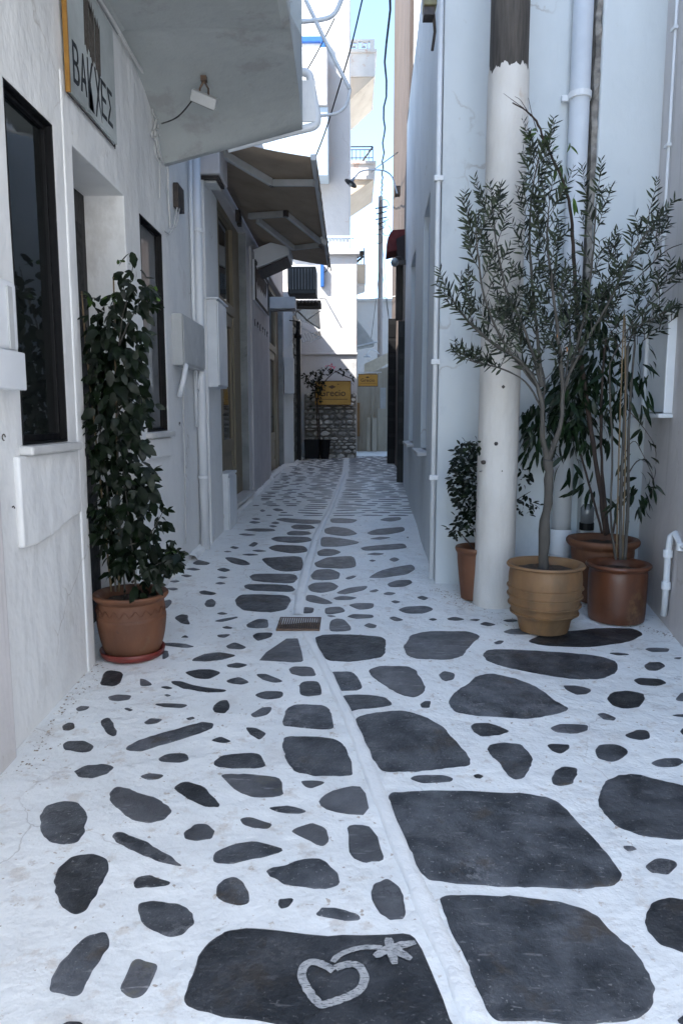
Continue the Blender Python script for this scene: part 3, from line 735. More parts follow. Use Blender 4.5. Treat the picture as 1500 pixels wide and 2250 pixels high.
def cream_door(y0, y1, z0, z1):
    X = LX-.155; sp = y0+(y1-y0)*.78; zt = z0+(z1-z0)*.66
    f = MB(); f.box((X-.03, y0+.001, z0), (X+.05, y0+.08, z1-.001)).box((X-.03, sp, z0), (X+.05, y1-.001, z1-.001)).box((X-.03, y0+.081, z1-.10), (X+.05, sp-.001, z1-.001)).box((X-.03, y0+.081, zt), (X+.06, sp-.001, zt+.13))
    fr = f.build('door_frame', cream, L2, bevel=.006)
    mid = (y0+.08+sp)/2
    for k in (0, 1):
        a, b = (y0+.082, mid-.003) if k == 0 else (mid+.003, sp-.002)
        s = MB(); st = .13
        s.box((X-.01, a, z0+.01), (X+.032, a+st, zt-.003)).box((X-.01, b-st, z0+.01), (X+.032, b, zt-.003))
        s.box((X-.01, a+st+.0005, z0+.01), (X+.032, b-st-.0005, z0+.22)).box((X-.01, a+st+.0005, z0+.62), (X+.032, b-st-.0005, z0+.78)).box((X-.01, a+st+.0005, zt-.16), (X+.032, b-st-.0005, zt-.003))
        s.box((X-.005, a+st+.0005, z0+.2205), (X+.012, b-st-.0005, z0+.6195)); s.box((X+.0125, a+st+.04, z0+.27), (X+.024, b-st-.04, z0+.57))
        dl = s.build('door_leaf', cream, L2, bevel=.004)
        MB().box((X, a+st+.0005, z0+.7805), (X+.008, b-st-.0005, zt-.161)).build('pane', glass_d, dl)
        MB().box((X-.005, a+.03, zt+.17), (X+.006, b-.03, z1-.12)).build('transom_pane', glass_d, fr)
        MB().box((X-.01, b-.05 if k == 0 else a+.0, zt+.131), (X+.03, b if k == 0 else a+.05, z1-.101)).build('transom_bar', cream, fr)
        if k: MB().tube([(X+.035, a+.07, z0+1.1), (X+.08, a+.07, z0+1.1), (X+.08, a+.16, z0+1.09)], .011).build('handle', iron, dl)
    MB().box((X+.051, y1-.004, z0+.001), (LX-.002, y1+.0, z1-.001)).build('marble_reveal', marble, L2)
    MB().box((LX-.16, y0-.06, z0-.05), (LX+.07, y1+.03, z0-.001)).build('threshold', sill_m, L2, bevel=.008)
cream_door(*dA); cream_door(*dB)
MB().box((LX-.01, 7.22, 0), (LX+.07, 7.92, 3.78)).build('pier', white, L2, bevel=.015, seg=3)
MB().box((LX-.01, 7.16, 3.781), (LX+.24, 7.6, 4.5)).build('pier_head', white_p, L2, bevel=.012)
MB().box((LX-.01, 10.85, .2), (LX+.03, 12.95, 3.95)).build('panel', mk('grey_render', (.50,.48,.485), (.42,.40,.41), .75, 2.5, ((6,.5,.02),(30,.4,.004)), dirt=((4,(.3,.26,.22),.62,.5),)), L2, bevel=.008)
# --- third left building
L3 = thing('black_shutter_house', 'narrow white house at the far left end with a tall black shuttered doorway', 'house', (LX+.2, 17, 0)); X3 = -1.28
mb = MB(); wall(mb, (X3, Y2), (X3, 19.2), -.3, 4.2, [(.12, 1.95, .44, 3.85, .15)], (-1, 0)); flat(mb, (-8, Y2, -.3), (-8, 19.2, -.3), (-8, 19.2, 4.2), (-8, Y2, 4.2)); flat(mb, (-8, 19.2, -.3), (X3, 19.2, -.3), (X3, 19.2, 4.2), (-8, 19.2, 4.2)); wall(mb, (-3, Y2), (X3, Y2), -.3, 4.2, [], (0, 1)); flat(mb, (X3, Y2, 4.2), (X3, 19.2, 4.2), (-8, 19.2, 4.2), (-8, Y2, 4.2))
mb.build('wall', white, L3, bevel=.01, weld=True)
mb = MB()
mb.box((X3-.14, Y2+.125, .45), (X3-.02, Y2+1.945, 3.845)); sh = mb.build('door', blackwood, L3, bevel=.004)
for k in range(14):
    z_ = .7+k*.22; MB().box((X3-.019, Y2+.2, z_), (X3+.012, Y2+.95, z_+.12)).build('slat', black_m, sh)
MB().box((X3+.0, Y2+.98, .46), (X3+.10, Y2+1.06, 3.7)).build('open_leaf', blackwood, sh)
# --- tower block closing the lane
TW = thing('tower_house', 'tall weathered white tower house closing the end of the lane', 'tower house', (-.6, 20, .4))
YT = 19.0; xR = onY(784, 850, YT).x; zR = onY(760, 555, YT).z
mb = MB(); wall(mb, (-1.6, YT), (xR, YT), -.3, zR, [], (0, 1), .6, .02); wall(mb, (xR, YT), (xR, 24), -.3, zR, [], (-1, 0), .6, .02); flat(mb, (-1.6, YT, zR), (xR, YT, zR), (xR, 24, zR), (-1.6, 24, zR)); mb.build('lower_wall', white_t, TW, bevel=.02, weld=True)
YU = 19.7; xU = onY(769, 250, YU).x
mb = MB(); wall(mb, (-4, YU), (xU, YU), 5, 15.5, [], (0, 1), .7, .03); wall(mb, (xU, YU), (xU, 23.3), 5, 15.5, [], (-1, 0), .7, .03); flat(mb, (-4, YU, 15.5), (xU, YU, 15.5), (xU, 23.3, 15.5), (-4, 23.3, 15.5)); mb.build('upper_wall', white_t, TW, bevel=.02, weld=True)
a, b = onY(660, 385, 19.0), onY(721, 232, 19.0); c = onY(719, 104, 19.0)
MB().box((-2.6, 19.05, a.z), (b.x, YU+.01, b.z)).build('balcony', mk('pale_blue_render', (.42,.50,.57), (.37,.45,.52), .7, 1, ((3,.5,.03),)), TW, bevel=.02)
MB().box((-2.6, 18.98, b.z+.002), (b.x-.02, YU+.01, c.z)).build('balcony_parapet', white_t, TW, bevel=.02)
blue = plain('blue_paint', (.03, .13, .45), .45)
e, f_ = onY(664, 100, 19.2), onY(713, 66, 19.2)
wf = MB().box((-2.2, 19.55, f_.z-.09), (f_.x, 19.66, f_.z+.03)).box((f_.x-.11, 19.55, c.z), (f_.x, 19.66, f_.z-.091)).build('window_frame', blue, TW, bevel=.004)
MB().box((-2.2, 19.67, c.z), (f_.x-.02, 19.69, f_.z)).build('blind', plain('white_blind', (.72,.72,.70), .7), wf)
MB().box((-1.6, YT-.05, onY(700,777,YT).z-.03), (xR+.02, YT-.001, onY(700,777,YT).z+.02)).build('string_course', white_t, TW, bevel=.01)
# terrace railing
rl = MB(); z0 = zR+.02; z1 = onY(760, 517, YT).z; rbl = plain('pale_blue_paint', (.50, .60, .70), .5)
x0_, x1_ = -.62, xR-.02
r_ = MB().box((x0_, YT+.03, z1-.06), (x1_, YT+.09, z1)).box((x0_, YT+.03, z0), (x1_, YT+.09, z0+.06)).box((x1_-.06, YT+.02, z0-.9), (x1_+.01, YT+.10, z1-.001)).build('railing', rbl, TW, bevel=.005)
for k in range(8):
    x_ = x0_+.05+(x1_-x0_-.15)*k/7; MB().box((x_-.014, YT+.045, z0+.061), (x_+.014, YT+.075, z1-.061)).build('baluster', rbl, r_)
MB().box((-1.6, YT-.1, zR-.06), (xR+.06, YT+.2, zR+.018)).build('coping', white_t, TW, bevel=.01)
mb = MB(); p = onY(708, 610, 18.9); fr_ = MB().box((p.x-.05, YT-.10, p.z-.22), (p.x+.04, YT-.002, p.z+.32)).build('shutter', blue, TW, bevel=.005)
# --- stone wall under it, stone by stone
SW = thing('stone_wall', 'rough rubble stone wall under the ochre sign at the end of the lane', 'stone wall', (-.5, 18.85, .4))
ys0 = 18.86; xa, xb = onY(669, 1000, 18.8).x, onY(782, 1000, 18.8).x; zt = onY(700, 872, 18.8).z
mort = mk('mortar', (.26, .245, .21), (.15, .14, .115), .9, 8, ((14, .7, .02),))
MB().box((xa, ys0, .2), (xb, YT-.002, zt+.08)).build('mortar_bed', mort, SW, bevel=.03)
rub = mk('rubble_stone', (.62, .60, .56), (.24, .225, .19), .85, 6, ((12, .8, .02), (40, .5, .006)), rand=.42)
z = .40; nst = 0
while z < zt:
    h = rnd.uniform(.05, .14); x = xa+rnd.uniform(0, .04)
    while x < xb-.03:
        wd = min(rnd.uniform(.08, .30), xb-x)
        if nst < 290:
            k = rnd.randint(6, 8); P = []
            for q_ in range(k):
                t = 2*math.pi*(q_+rnd.uniform(-.3, .3))/k
                P.append((x+wd/2+math.cos(t)*wd*.5*rnd.uniform(.82, 1.05), 0, z+h/2+math.sin(t)*h*.5*rnd.uniform(.8, 1.1)))
            out = rnd.uniform(.02, .11); s_ = MB()
            vs = [(p[0], ys0+.01, p[2]) for p in P]+[((p[0]-x-wd/2)*.92+x+wd/2, ys0-out*.7, (p[2]-z-h/2)*.9+z+h/2) for p in P]+[((p[0]-x-wd/2)*.6+x+wd/2, ys0-out-rnd.uniform(0, .015), (p[2]-z-h/2)*.6+z+h/2) for p in P]
            fs = [(r*k+i, r*k+(i+1) % k, (r+1)*k+(i+1) % k, (r+1)*k+i) for r in (0, 1) for i in range(k)]+[tuple(2*k+i for i in range(k))]
            s_.add(vs, fs).build('stone', rub, SW); nst += 1
        x += wd+rnd.uniform(.008, .03)
    z += h+rnd.uniform(.008, .02)

# --- right house
pA, pB = Vector((.686, 5.72, 0)), Vector((.899, 12.3, 0)); RH = 6.15
dv = (pB-pA).normalized(); inn = Vector((dv.y, -dv.x, 0)); YW = lambda y_: (y_-pA.y)/dv.y
RT = thing('right_house', 'white house on the right whose long side wall with two narrow windows lines the lane', 'house', (1.2, 6, .2))
wa = (YW(6.98), YW(7.85), 1.16, 3.56); wb = (YW(9.3), YW(10.4), 1.15, 3.57)
mb = MB(); wall(mb, pA, pB, -.3, RH, [wa+(.10,), wb+(.10,)], inn, .45, .012)
XC = 2.29
wall(mb, pA, (XC+.6, 5.72), -.3, RH, [], (0, 1), .45, .012); flat(mb, (pA.x, pA.y, RH), (XC+6, pA.y, RH), (XC+6, 12.3, RH), (pB.x, pB.y, RH))
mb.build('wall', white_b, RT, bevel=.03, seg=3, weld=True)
shut = mk('pale_shutter', (.50, .57, .66), (.43, .50, .60), .6, 3, ((20, .3, .003),), stretch=(5, 5, 1))
for (s0, s1, z0, z1) in (wa, wb):
    c0 = pA+dv*s0; c1 = pA+dv*s1; c = (c0+c1)/2+inn*.085; c.z = (z0+z1)/2
    w_ = MB().obox(c, dv*((s1-s0)/2-.002), inn*.015, (0, 0, (z1-z0)/2-.002)).build('shutter', shut, RT, bevel=.003)
    for k in (-1, 1):
        MB().obox(c-inn*.022+dv*k*(s1-s0)/4, dv*((s1-s0)/4-.03), inn*.006, (0, 0, (z1-z0)/2-.08)).build('panel', shut, w_, bevel=.003)
    c = (c0+c1)/2+inn*-.02; c.z = z0-.02
    MB().obox(c, dv*((s1-s0)/2+.06), inn*.07, (0, 0, .02)).build('sill', sill_m, RT, bevel=.006)
MB().box((onY(1298, 600, 5.62).x, 5.60, -.2), (XC+.05, 5.719, RH-.02)).build('raised_panel', white_b, RT, bevel=.02, seg=3)
mb = MB(); zz = onY(1000, 668, 5.7).z; MB().box((pA.x+.005, 5.705, zz-.012), (onY(1060, 668, 5.7).x, 5.7195, zz+.014)).build('plaster_band', white_b, RT, bevel=.004)
# splayed side wall on the far right, runs on behind the camera
RW = thing('side_house', 'mauve-tinted white house wall on the far right beside the potted trees', 'house', (2.2, 3, 0))
q0, q1, q2 = (XC-.01, 5.715), (2.04, 4.3), (2.04, -8)
mb = MB(); wall(mb, q0, q1, -.3, 6.5, [], (1, .1)); wall(mb, q1, q2, -.3, 6.5, [(.02, .75, .14, .70, .2), (3.5, 5.2, 1.0, 2.6, .15)], (1, 0)); flat(mb, (2.04, -8, 6.5), (8, -8, 6.5), (8, 5.7, 6.5), (XC-.01, 5.715, 6.5), (2.04, 4.3, 6.5))
mb.build('wall', white_p, RW, bevel=.015, seg=2, weld=True)
dd = MB().box((2.17, 3.5, .1), (2.2, 4.4, .75)).build('hatch', blackwood, RW)
dd = MB().box((2.15, -1.0, 1.0), (2.17, .9, 2.6)).build('window', glass_d, RW)
# brown building beyond the right house
BR = thing('brown_house', 'tall brown rendered building rising behind the white wall on the right', 'building', (1.2, 14, .4))
mb = MB(); wall(mb, (.93, 12.36), (1.08, 19.5), -.3, 12.5, [], (1, 0), .7, .03); wall(mb, (.93, 12.36), (7, 12.36), 0, 12.5, [], (0, 1), .8, .02); flat(mb, (.93, 12.36, 12.5), (7, 12.36, 12.5), (7, 19.5, 12.5), (1.08, 19.5, 12.5)); flat(mb, (1.08, 19.5, 0), (7, 19.5, 0), (7, 19.5, 12.5), (1.08, 19.5, 12.5))
mb.build('wall', wood_b, BR, bevel=.02, weld=True)
a, b = onY(903, 140, 12.3), onY(925, 140, 12.3)
MB().box((b.x-.12, 12.28, a.z), (b.x+3, 12.355, 12.4)).build('white_panel', white, BR)
# black leaves folded open against its wall
for nm, y_, x0p, x1p, yt, yb, th in (('shutter', 12.45, 871, 888, 705, 1070, .05), ('shutter', 16.6, 850, 874, 700, 1018, .06)):
    a, b = onY(x0p, yb, y_), onY(x1p, yt, y_)
    s_ = MB().box((a.x, y_, fl(1, y_)+.02), (b.x+.02, y_+th, b.z)).build(nm, blackwood, BR, bevel=.005)
    for k in range(9):
        z_ = .75+k*.36
        if z_ < b.z-.3: MB().box((a.x+.01, y_-.010, z_), (b.x-.01, y_-.001, z_+.28)).build('panel', black_m, s_)
a, b = onY(868, 705, 13), onY(885, 575, 13); MB().box((a.x, 12.9, a.z), (b.x, 13.0, b.z)).build('timber_post', wood_d, BR, bevel=.01)

# --- background houses
BK = thing('terrace_house', 'pinkish house behind the tower with chamfered concrete balconies stacked up its side', 'house', (-.5, 24, .4))
peach = mk('peach_warm_lit', (.62, .50, .38), (.55, .43, .32), .8, 1.5, ((5, .5, .02),), dirt=((3, (.40, .28, .2), .6, .5),))  # warm reflected sunlight on the balconies put into this colour
peel = mk('peeling_render', (.66, .60, .55), (.60, .54, .49), .8, 2.5, ((6, .6, .02),), dirt=((2.4, (.52, .30, .20), .58, .8), (9, (.3, .25, .22), .68, .6)))
YB = 23.6
MB().box((-5, YB+.02, 0), (onY(764, 300, YB).x, 28, 15)).build('wall', peel, BK, bevel=.02)
def chamfer(x0p, x1p, yt, ym, yb, Y, dp, mat1, mat2):
    a, b, c, d = onY(x0p, yt, Y), onY(x1p, yt, Y), onY(x1p, ym, Y), onY(x0p, yb, Y); e = onY(x0p, ym, Y)
    s_ = MB().prism([(a.x, Y, a.z), (b.x, Y, a.z), (b.x, Y, c.z), (a.x, Y, c.z)], (0, dp, 0)).build('balcony', mat1, BK, bevel=.02)
    MB().prism([(a.x, Y+.03, c.z-.002), (c.x-.03, Y+.03, c.z-.002), (a.x, Y+.03, d.z)], (0, dp-.04, 0)).build('bracket', mat2, s_, bevel=.01)
    return s_, a, b
b1, a, b = chamfer(750, 824, 112, 168, 236, YB, 2.5, peel, peach)
MB().box((a.x, YB-.06, a.z-.06), (b.x+.05, YB+2.4, a.z+.03)).build('coping', peel, b1, bevel=.01)
# pierced meander balustrade
w_ = onY(771, 0, YB).x; x_e = onY(823, 0, YB).x; zb_, zt_ = a.z+.03, onY(800, 86, YB).z; H = zt_-zb_
mb = MB(); t = .055
mb.box((x_e-.14, YB, zb_), (x_e, YB+.12, zt_)).box((w_-.3, YB, zt_-t), (x_e-.141, YB+.1, zt_)).box((w_-.3, YB, zb_), (x_e-.141, YB+.1, zb_+t*.6))
for k in range(3):
    x = x_e-.19-k*.30
    for s0, s1, u0, u1 in ((0, .045, .15, .85), (.046, .20, .72, .85), (.155, .20, .32, .715), (.08, .154, .32, .45)):
        mb.box((x-s1, YB+.01, zb_+H*u0), (x-s0, YB+.09, zb_+H*u1))
mb.build('balustrade', peel, b1)
b2, a, b = chamfer(750, 823, 357, 394, 442, YB, 2.5, peel, peach)
MB().box((a.x, YB-.05, a.z-.05), (b.x+.04, YB+2.4, a.z+.03)).build('coping', peel, b2, bevel=.01)
MB().box((a.x, YB-.04, onY(800,394,YB).z), (b.x-.02, YB+.02, onY(800,386,YB).z)).build('band', peel, b2)
z0 = a.z+.03; z1 = onY(800, 321, YB).z; mb = MB()
mb.tube([(w_-.3, YB+.05, z1), (x_e-.03, YB+.05, z1)], .02, 6).tube([(w_-.3, YB+.05, z0+.12), (x_e-.03, YB+.05, z0+.12)], .014, 6).tube([(w_-.3, YB+.05, z0+.36), (x_e-.03, YB+.05, z0+.36)], .014, 6)
for k in range(8): x = x_e-.03-k*.13; mb.tube([(x, YB+.05, z0), (x, YB+.05, z1-(.0 if k == 0 else .10))], .012, 6)
mb.tube([(x_e-.03, YB+.06, z1), (x_e-.45, YB+.4, z0)], .025, 6); mb.build('iron_railing', iron, b2)
b3, a, b = chamfer(760, 803, 580, 622, 634, 26.0, 2.0, peach, peel)
x3 = onY(776, 0, 26).x; x4 = onY(802, 0, 26).x; z0 = a.z; z1 = onY(790, 552, 26).z
mb = MB().tube([(x3-.3, 26.05, z1), (x4, 26.05, z1)], .02, 6).tube([(x4, 26.05, z0), (x4, 26.05, z1+.12)], .02, 6)
for k in range(5): mb.tube([(x4-.1-k*.1, 26.05, z0), (x4-.1-k*.1, 26.05, z1)], .01, 5)
mb.build('iron_railing', iron, b3)
MB().bar((x3-.05, 26.1, z0+.18), (x4-.02, 26.1, z1-.02), .05, .16).bar((x3+.05, 26.1, z0+.02), (x4-.02, 26.1, z0+.28), .05, .07).build('folded_awning', wood_d, b3)
# far white building, beige yard wall, porch roof
FW = thing('far_white_house', 'bright white flat-roofed house in the distance beyond the utility pole', 'house', (1, 30, .5))
zf = onY(820, 657, 28).z
MB().box((-3, 28, 0), (5, 36, zf)).build('wall', white_t, FW, bevel=.02)
MB().box((-3, 27.9, zf-.08), (5, 27.998, zf)).build('coping', white_t, FW)
YW_ = thing('yard_wall', 'pale stone-coloured wall with pilasters at the right end of the lane', 'wall', (.8, 22, .45))
YY = 22.0; beige = mk('beige_render', (.44, .40, .33), (.35, .315, .25), .85, 2, ((6, .5, .02),), dirt=((3, (.24, .2, .15), .6, .5),), stretch=(2, 2, .6))
a = onY(784, 835, YY); b = onY(862, 790, YY)
MB().prism([(a.x-.3, YY, .2), (b.x+.5, YY, .2), (b.x+.5, YY, b.z), (a.x-.3, YY, a.z)], (0, .4, 0)).build('wall', beige, YW_, bevel=.01)
mb = MB()
for (x0p, x1p, yt, pr) in ((806, 814, 918, .22), (817, 828, 918, .25), (829, 852, 898, .12), (815, 822, 850, .05)):
    c, d = onY(x0p, yt, YY-pr), onY(x1p, yt, YY-pr); MB().box((c.x, YY-pr, .3), (d.x, YY-.001, c.z)).build('pilaster', beige, YW_, bevel=.01)
c, d = onY(784, 885, YY-.1), onY(790, 960, YY-.1); MB().box((c.x-.1, YY-.1, .9), (d.x, YY-.001, c.z)).build('timber_board', plain('ochre_wood', (.30, .17, .07), .6), YW_, bevel=.005)
c = onY(835, 852, YY-.08); MB().box((c.x, YY-.06, c.z-1.1), (c.x+.17, YY-.001, c.z)).build('meter_board', grey_box, YW_, bevel=.004)
PR = thing('porch_roof', 'grey sloping porch roof with a white edge jutting out beside the tower', 'porch roof', (.5, 23, 2.6))
a, b, c = onY(775, 690, 22.6), onY(822, 752, 22.6), onY(775, 766, 22.6)
MB().prism([(a.x, 22.6, a.z), (b.x, 22.6, b.z), (b.x, 22.6, b.z-.08), (c.x, 22.6, c.z)], (0, .7, 0)).build('roof', grey_box, PR, bevel=.005)
MB().tube([(c.x, 22.57, c.z+.04), (b.x+.1, 22.57, b.z+.02)], .03, 6).build('edge_pipe', metal_w, PR)
CP = thing('shade_sail', 'pale canvas shade stretched above the yard wall in the distance', 'shade sail', (.9, 23, 2.8))
a, b, c, d = onY(800, 800, 23), onY(866, 768, 23), onY(866, 790, 23), onY(800, 830, 23)
MB().prism([a, b, c, d], (0, .15, 0)).build('canvas', plain('cream_canvas', (.62,.56,.46), .9), CP)
# ------------------------------------------------------------------ lettering
def text(s, o, right, up, wd, hg, depth=.003, offset=0):
    """verts and faces of flat lettering: o = bottom-left, stretched to wd x hg along the two directions"""
    cu = bpy.data.curves.new('t', 'FONT'); cu.body = s; cu.extrude = 0; cu.offset = offset; cu.resolution_u = 3
    ob_ = bpy.data.objects.new('t', cu); COL.objects.link(ob_)
    dg = bpy.context.evaluated_depsgraph_get(); me = bpy.data.meshes.new_from_object(ob_.evaluated_get(dg))
    xs_ = [v.co.x for v in me.vertices]; zs_ = [v.co.y for v in me.vertices]; x0, x1, y0, y1 = min(xs_), max(xs_), min(zs_), max(zs_)
    right, up = Vector(right).normalized(), Vector(up).normalized(); n = right.cross(up)
    if not s.strip(): return MB()
    mb = MB(); o = Vector(o)
    vs = [o+right*((v.co.x-x0)/(x1-x0)*wd)+up*((v.co.y-y0)/(y1-y0)*hg) for v in me.vertices]
    fs = [tuple(p.vertices) for p in me.polygons]; k = len(vs)
    bm = bmesh.new(); bm.from_mesh(me); side = [(e.verts[0].index, e.verts[1].index) for e in bm.edges if len(e.link_faces) == 1]; bm.free()
    mb.add([v+n*depth for v in vs]+vs, fs+[(a, b, b+k, a+k) for a, b in side])
    bpy.data.objects.remove(ob_); bpy.data.curves.remove(cu); bpy.data.meshes.remove(me)
    return mb
# shop sign BAKXES
XS = LX+.035
y0, y1 = ob(155,197,XS).y, ob(258,320,XS).y; z0 = (ob(155,197,XS).z+ob(258,320,XS).z)/2; z1 = ob(258,80,XS).z
SG = thing('shop_sign', 'square pale glass shop sign lettered ΒΑΚΧΕΣ above the recessed black door', 'sign', (XS, (y0+y1)/2, z0))
MB().box((XS-.012, y0, z0), (XS, y1, z1)).build('panel', glassy('sign_glass', (.50, .54, .54), .4, .3), SG, bevel=.002)
MB().box((XS-.02, y0-.012, z0-.01), (XS+.004, y0-.0005, z1+.01)).build('edge_trim', mk('brass_trim', (.42, .22, .05), (.30, .15, .03), .4, 9, ((20, .2, .002),), metal=.4), SG)
MB().tube([(XS-.018, y1+.01, z0-.02), (XS-.018, y1+.01, z1)], .004, 5).tube([(XS-.018, y0, z0-.008), (XS-.018, y1+.01, z0-.008)], .004, 5).build('frame', iron, SG)
ink = plain('sign_ink', (.012, .016, .022), .5); inkb = mk('sign_brush', (.05, .04, .033), (.09, .075, .06), .6, 30, ((60, .3, .001),), brush=((50, 50, 6), (.30, .29, .27), .66))
ta = ob(166, 205, XS); tb = ob(250, 291, XS); hgt = ob(168,112,XS).z-ob(172,203,XS).z
letters = 'ΒΑΚΧΕΣ'; Wt = (y1-y0)*.86; yy = y0+(y1-y0)*.07; zb = z0+(z1-z0)*.10
for i, ch in enumerate(letters):
    wl = Wt/6*(.80 if ch != 'Χ' else .98); hh = hgt*(1.0 if ch not in 'ΚΧ' else 1.28); zz_ = zb-(hh-hgt)*.75 if ch in 'ΚΧ' else zb
    text(ch, (XS+.0006, yy+Wt/6*i, zz_), (0,1,0), (0,0,1), wl, hh, .002, 0).build('letter', ink, SG)
for i, (u0, u1, v0, v1) in enumerate(((.32, .42, .50, .93), (.425, .53, .46, .90), (.54, .65, .42, .84))):
    P = []; n = 10; ya, yb2 = y0+(y1-y0)*u0, y0+(y1-y0)*u1; za, zb2 = z0+(z1-z0)*v0, z0+(z1-z0)*v1
    for k in range(n+1): P.append((ya+.012*noise.noise(Vector((k, i, 0)))+.012*k/n, za+(zb2-za)*k/n))
    for k in range(5): P.append((ya+(yb2-ya)*(k+.5)/5, zb2+(.02 if k % 2 else -.035)))
    for k in range(n, -1, -1): P.append((yb2+.012*noise.noise(Vector((k, i, 5)))+.01*k/n, za+(zb2-za)*k/n))
    for k in range(3): P.append((yb2+(ya-yb2)*(k+1)/4, za+(-.03 if k % 2 else .01)))
    MB().prism([(XS+.0008+i*.0004, a, b) for a, b in P], (.0012, 0, 0)).build('brush_mark', inkb, SG)
# flood lamp under the balcony
p = EYE+ray(448, 168)*((BZ-.07-EYE.z)/ray(448, 168).z)
FLM = thing('floodlight', 'small white floodlight on a rusty bracket under the balcony ceiling', 'floodlight', p)
MB().box(p+Vector((-.02, -.02, -.035)), p+Vector((.02, .02, .0))).tube([p+Vector((0,0,-.03)), p+Vector((-.03,0,-.08)), p+Vector((-.03,0,-.13))], .007, 6).tube([p+Vector((0,0,-.03)), p+Vector((.03,0,-.08)), p+Vector((.03,0,-.13))], .007, 6).build('bracket', rust, FLM)
c = p+Vector((.0, 0, -.15)); ax = Vector((.085, .0, -.035)); az = Vector((.012, -.02, .028))
MB().obox(c, ax, Vector((0, .05, .025)), az).build('housing', grey_box, FLM, bevel=.006)
MB().obox(c-az*1.06, ax*.85, Vector((0, .042, .021)), az*.05).build('glass', glassy('lamp_glass', (.3, .3, .28)), FLM)
def wire(name, pts, r, mat, label, cat='cable', grp=None):
    return tag(MB().tube(chaikin([tuple(q) for q in pts], 3, False), r, 6).build(name, mat, smooth=True), label, cat, grp)
wire('cable', [c+Vector((-.08,0,0)), c+Vector((-.17,.1,-.04)), onX(385, 262, -1.2), onX(355, 272, -1.44)], .005, cable_m, 'thin black cable sagging from the floodlight to the left wall')
# cable cluster on the near left wall
for i, (pts, r) in enumerate([([(345,215),(352,250),(338,275),(345,320),(352,345),(360,360)], .010), ([(335,240),(340,255),(350,262),(346,300),(335,305),(333,290),(345,280),(352,300)], .007), ([(350,350),(352,400),(351,435)], .005), ([(340,320),(345,352),(352,350)], .006)]):
    wire('cable', [onX(a, b, LX+.015+.006*i) for a, b in pts], r, cable_w, ['thick painted cable dropping from the balcony corner', 'curled painted cable loop by the balcony corner', 'short thin painted cable end hanging on the wall above the third window', 'painted cable stub under the curled loop'][i], 'cable', 'painted cables on the left wall')
JB = thing('junction_box', 'small dark weathered junction box with wires between the window and the downpipe', 'junction box', onX(387, 435, LX+.03))
a, b = onX(381, 455, LX), onX(393, 418, LX); MB().box((LX+.001, a.y, a.z), (LX+.045, b.y, b.z)).build('box', iron, JB, bevel=.006)
MB().tube([onX(390,455,LX+.03), onX(385,480,LX+.03), onX(382,500,LX+.02), onX(372,515,LX+.015), onX(362,508,LX+.015)], .006, 6).tube([onX(395,455,LX+.04), onX(392,475,LX+.04), onX(386,500,LX+.02)], .005, 6).build('wires', cable_w, JB)
wire('conduit', [onX(369, 365, LX+.012), onX(370, 430, LX+.012), onX(374, 500, LX+.012)], .008, cable_w, 'thin painted conduit beside the dark junction box', 'conduit')
wire('conduit', [onX(404, 800, LX+.008), onX(403, 900, LX+.008), onX(407, 1050, LX+.008), onX(409, 1195, LX+.008)], .006, cable_w, 'thin painted wire running down to the pavement by the grey box', 'conduit')
DP = thing('downpipe', 'white painted downpipe at the joint of the two left houses', 'downpipe', (LX+.05, 6.96, .2))
yp = 6.96; MB().tube([(LX+.05, yp, 4.05), (LX+.05, yp, 2.2), (LX+.055, yp, .19)], .045, 14).tube([(LX+.03, yp-.14, 4.0), (LX+.03, yp-.14, 1.4)], .018, 8).build('pipe', pvc, DP, smooth=True)
for z_ in (3.2, 2.1, .9): MB().lathe((LX+.05, yp, z_), [(.046, 0), (.053, .002), (.053, .03), (.046, .032)], 14).build('clamp', pvc, DP)
# grey intercom/phone cabinet
a, b = onX(376, 700, LX), onX(428, 770, LX); y0, y1 = a.y, b.y; z1 = onX(376, 688, LX).z; z0 = z1-.42
GB = thing('phone_cabinet', 'grey plastic cabinet with dangling pipes on the left wall above knee-high cables', 'cabinet', (LX, (y0+y1)/2, z0)); GB['label'] = 'dented grey cabinet with a bent pipe below it, right of the third window'
MB().box((LX+.001, y0, z0), (LX+.09, y1, z1)).box((LX+.091, y0+.015, z0+.02), (LX+.10, y1-.02, z1-.02)).build('case', grey_box, GB, bevel=.012)
MB().box((LX+.02, y1+.001, z0+.1), (LX+.07, y1+.03, z0+.32)).build('dark_side', iron, GB)
MB().tube([(LX+.05, y0+.10, z0+.03), (LX+.10, y0+.06, z0-.0), (LX+.08, y0+.04, z0-.12), (LX+.04, y0+.04, z0-.26)], .022, 8).build('bent_pipe', pvc, GB, smooth=True)
MB().tube([(LX+.05, y1-.2, z0), (LX+.05, y1-.16, z0-.16), (LX+.05, y1-.10, z0-.18), (LX+.05, y1-.06, z0)], .007, 6).build('wire', pvc, GB, smooth=True)
def cabinet(name, lab, x1, y0, y1, z0, z1, X=LX, door=True, mat=metal_w, cat='meter cabinet'):
    t = thing(name, lab, cat, (X, (y0+y1)/2, z0)); MB().box((X+.001, y0, z0), (x1, y1, z1)).build('case', mat, t, bevel=.006)
    if door: MB().box((x1+.001, y0+.02, z0+.02), (x1+.012, y1-.02, z1-.02)).build('door', mat, t, bevel=.003)
    return t
t = cabinet('meter_cabinet', 'tall white meter cabinet on the pier beside the first cream door', LX+.165, 7.24, 7.76, 1.79, 2.64)
MB().box((LX, 7.22, 2.641), (LX+.19, 7.78, 2.655)).build('lid', metal_w, t)
t = cabinet('meter_cabinet', 'low white cabinet standing on the ground left of the first cream door', LX+.12, 7.96, 8.5, .2, .84)
MB().box((LX, 7.94, .841), (LX+.13, 8.52, .87)).build('lid', metal_w, t, bevel=.004)
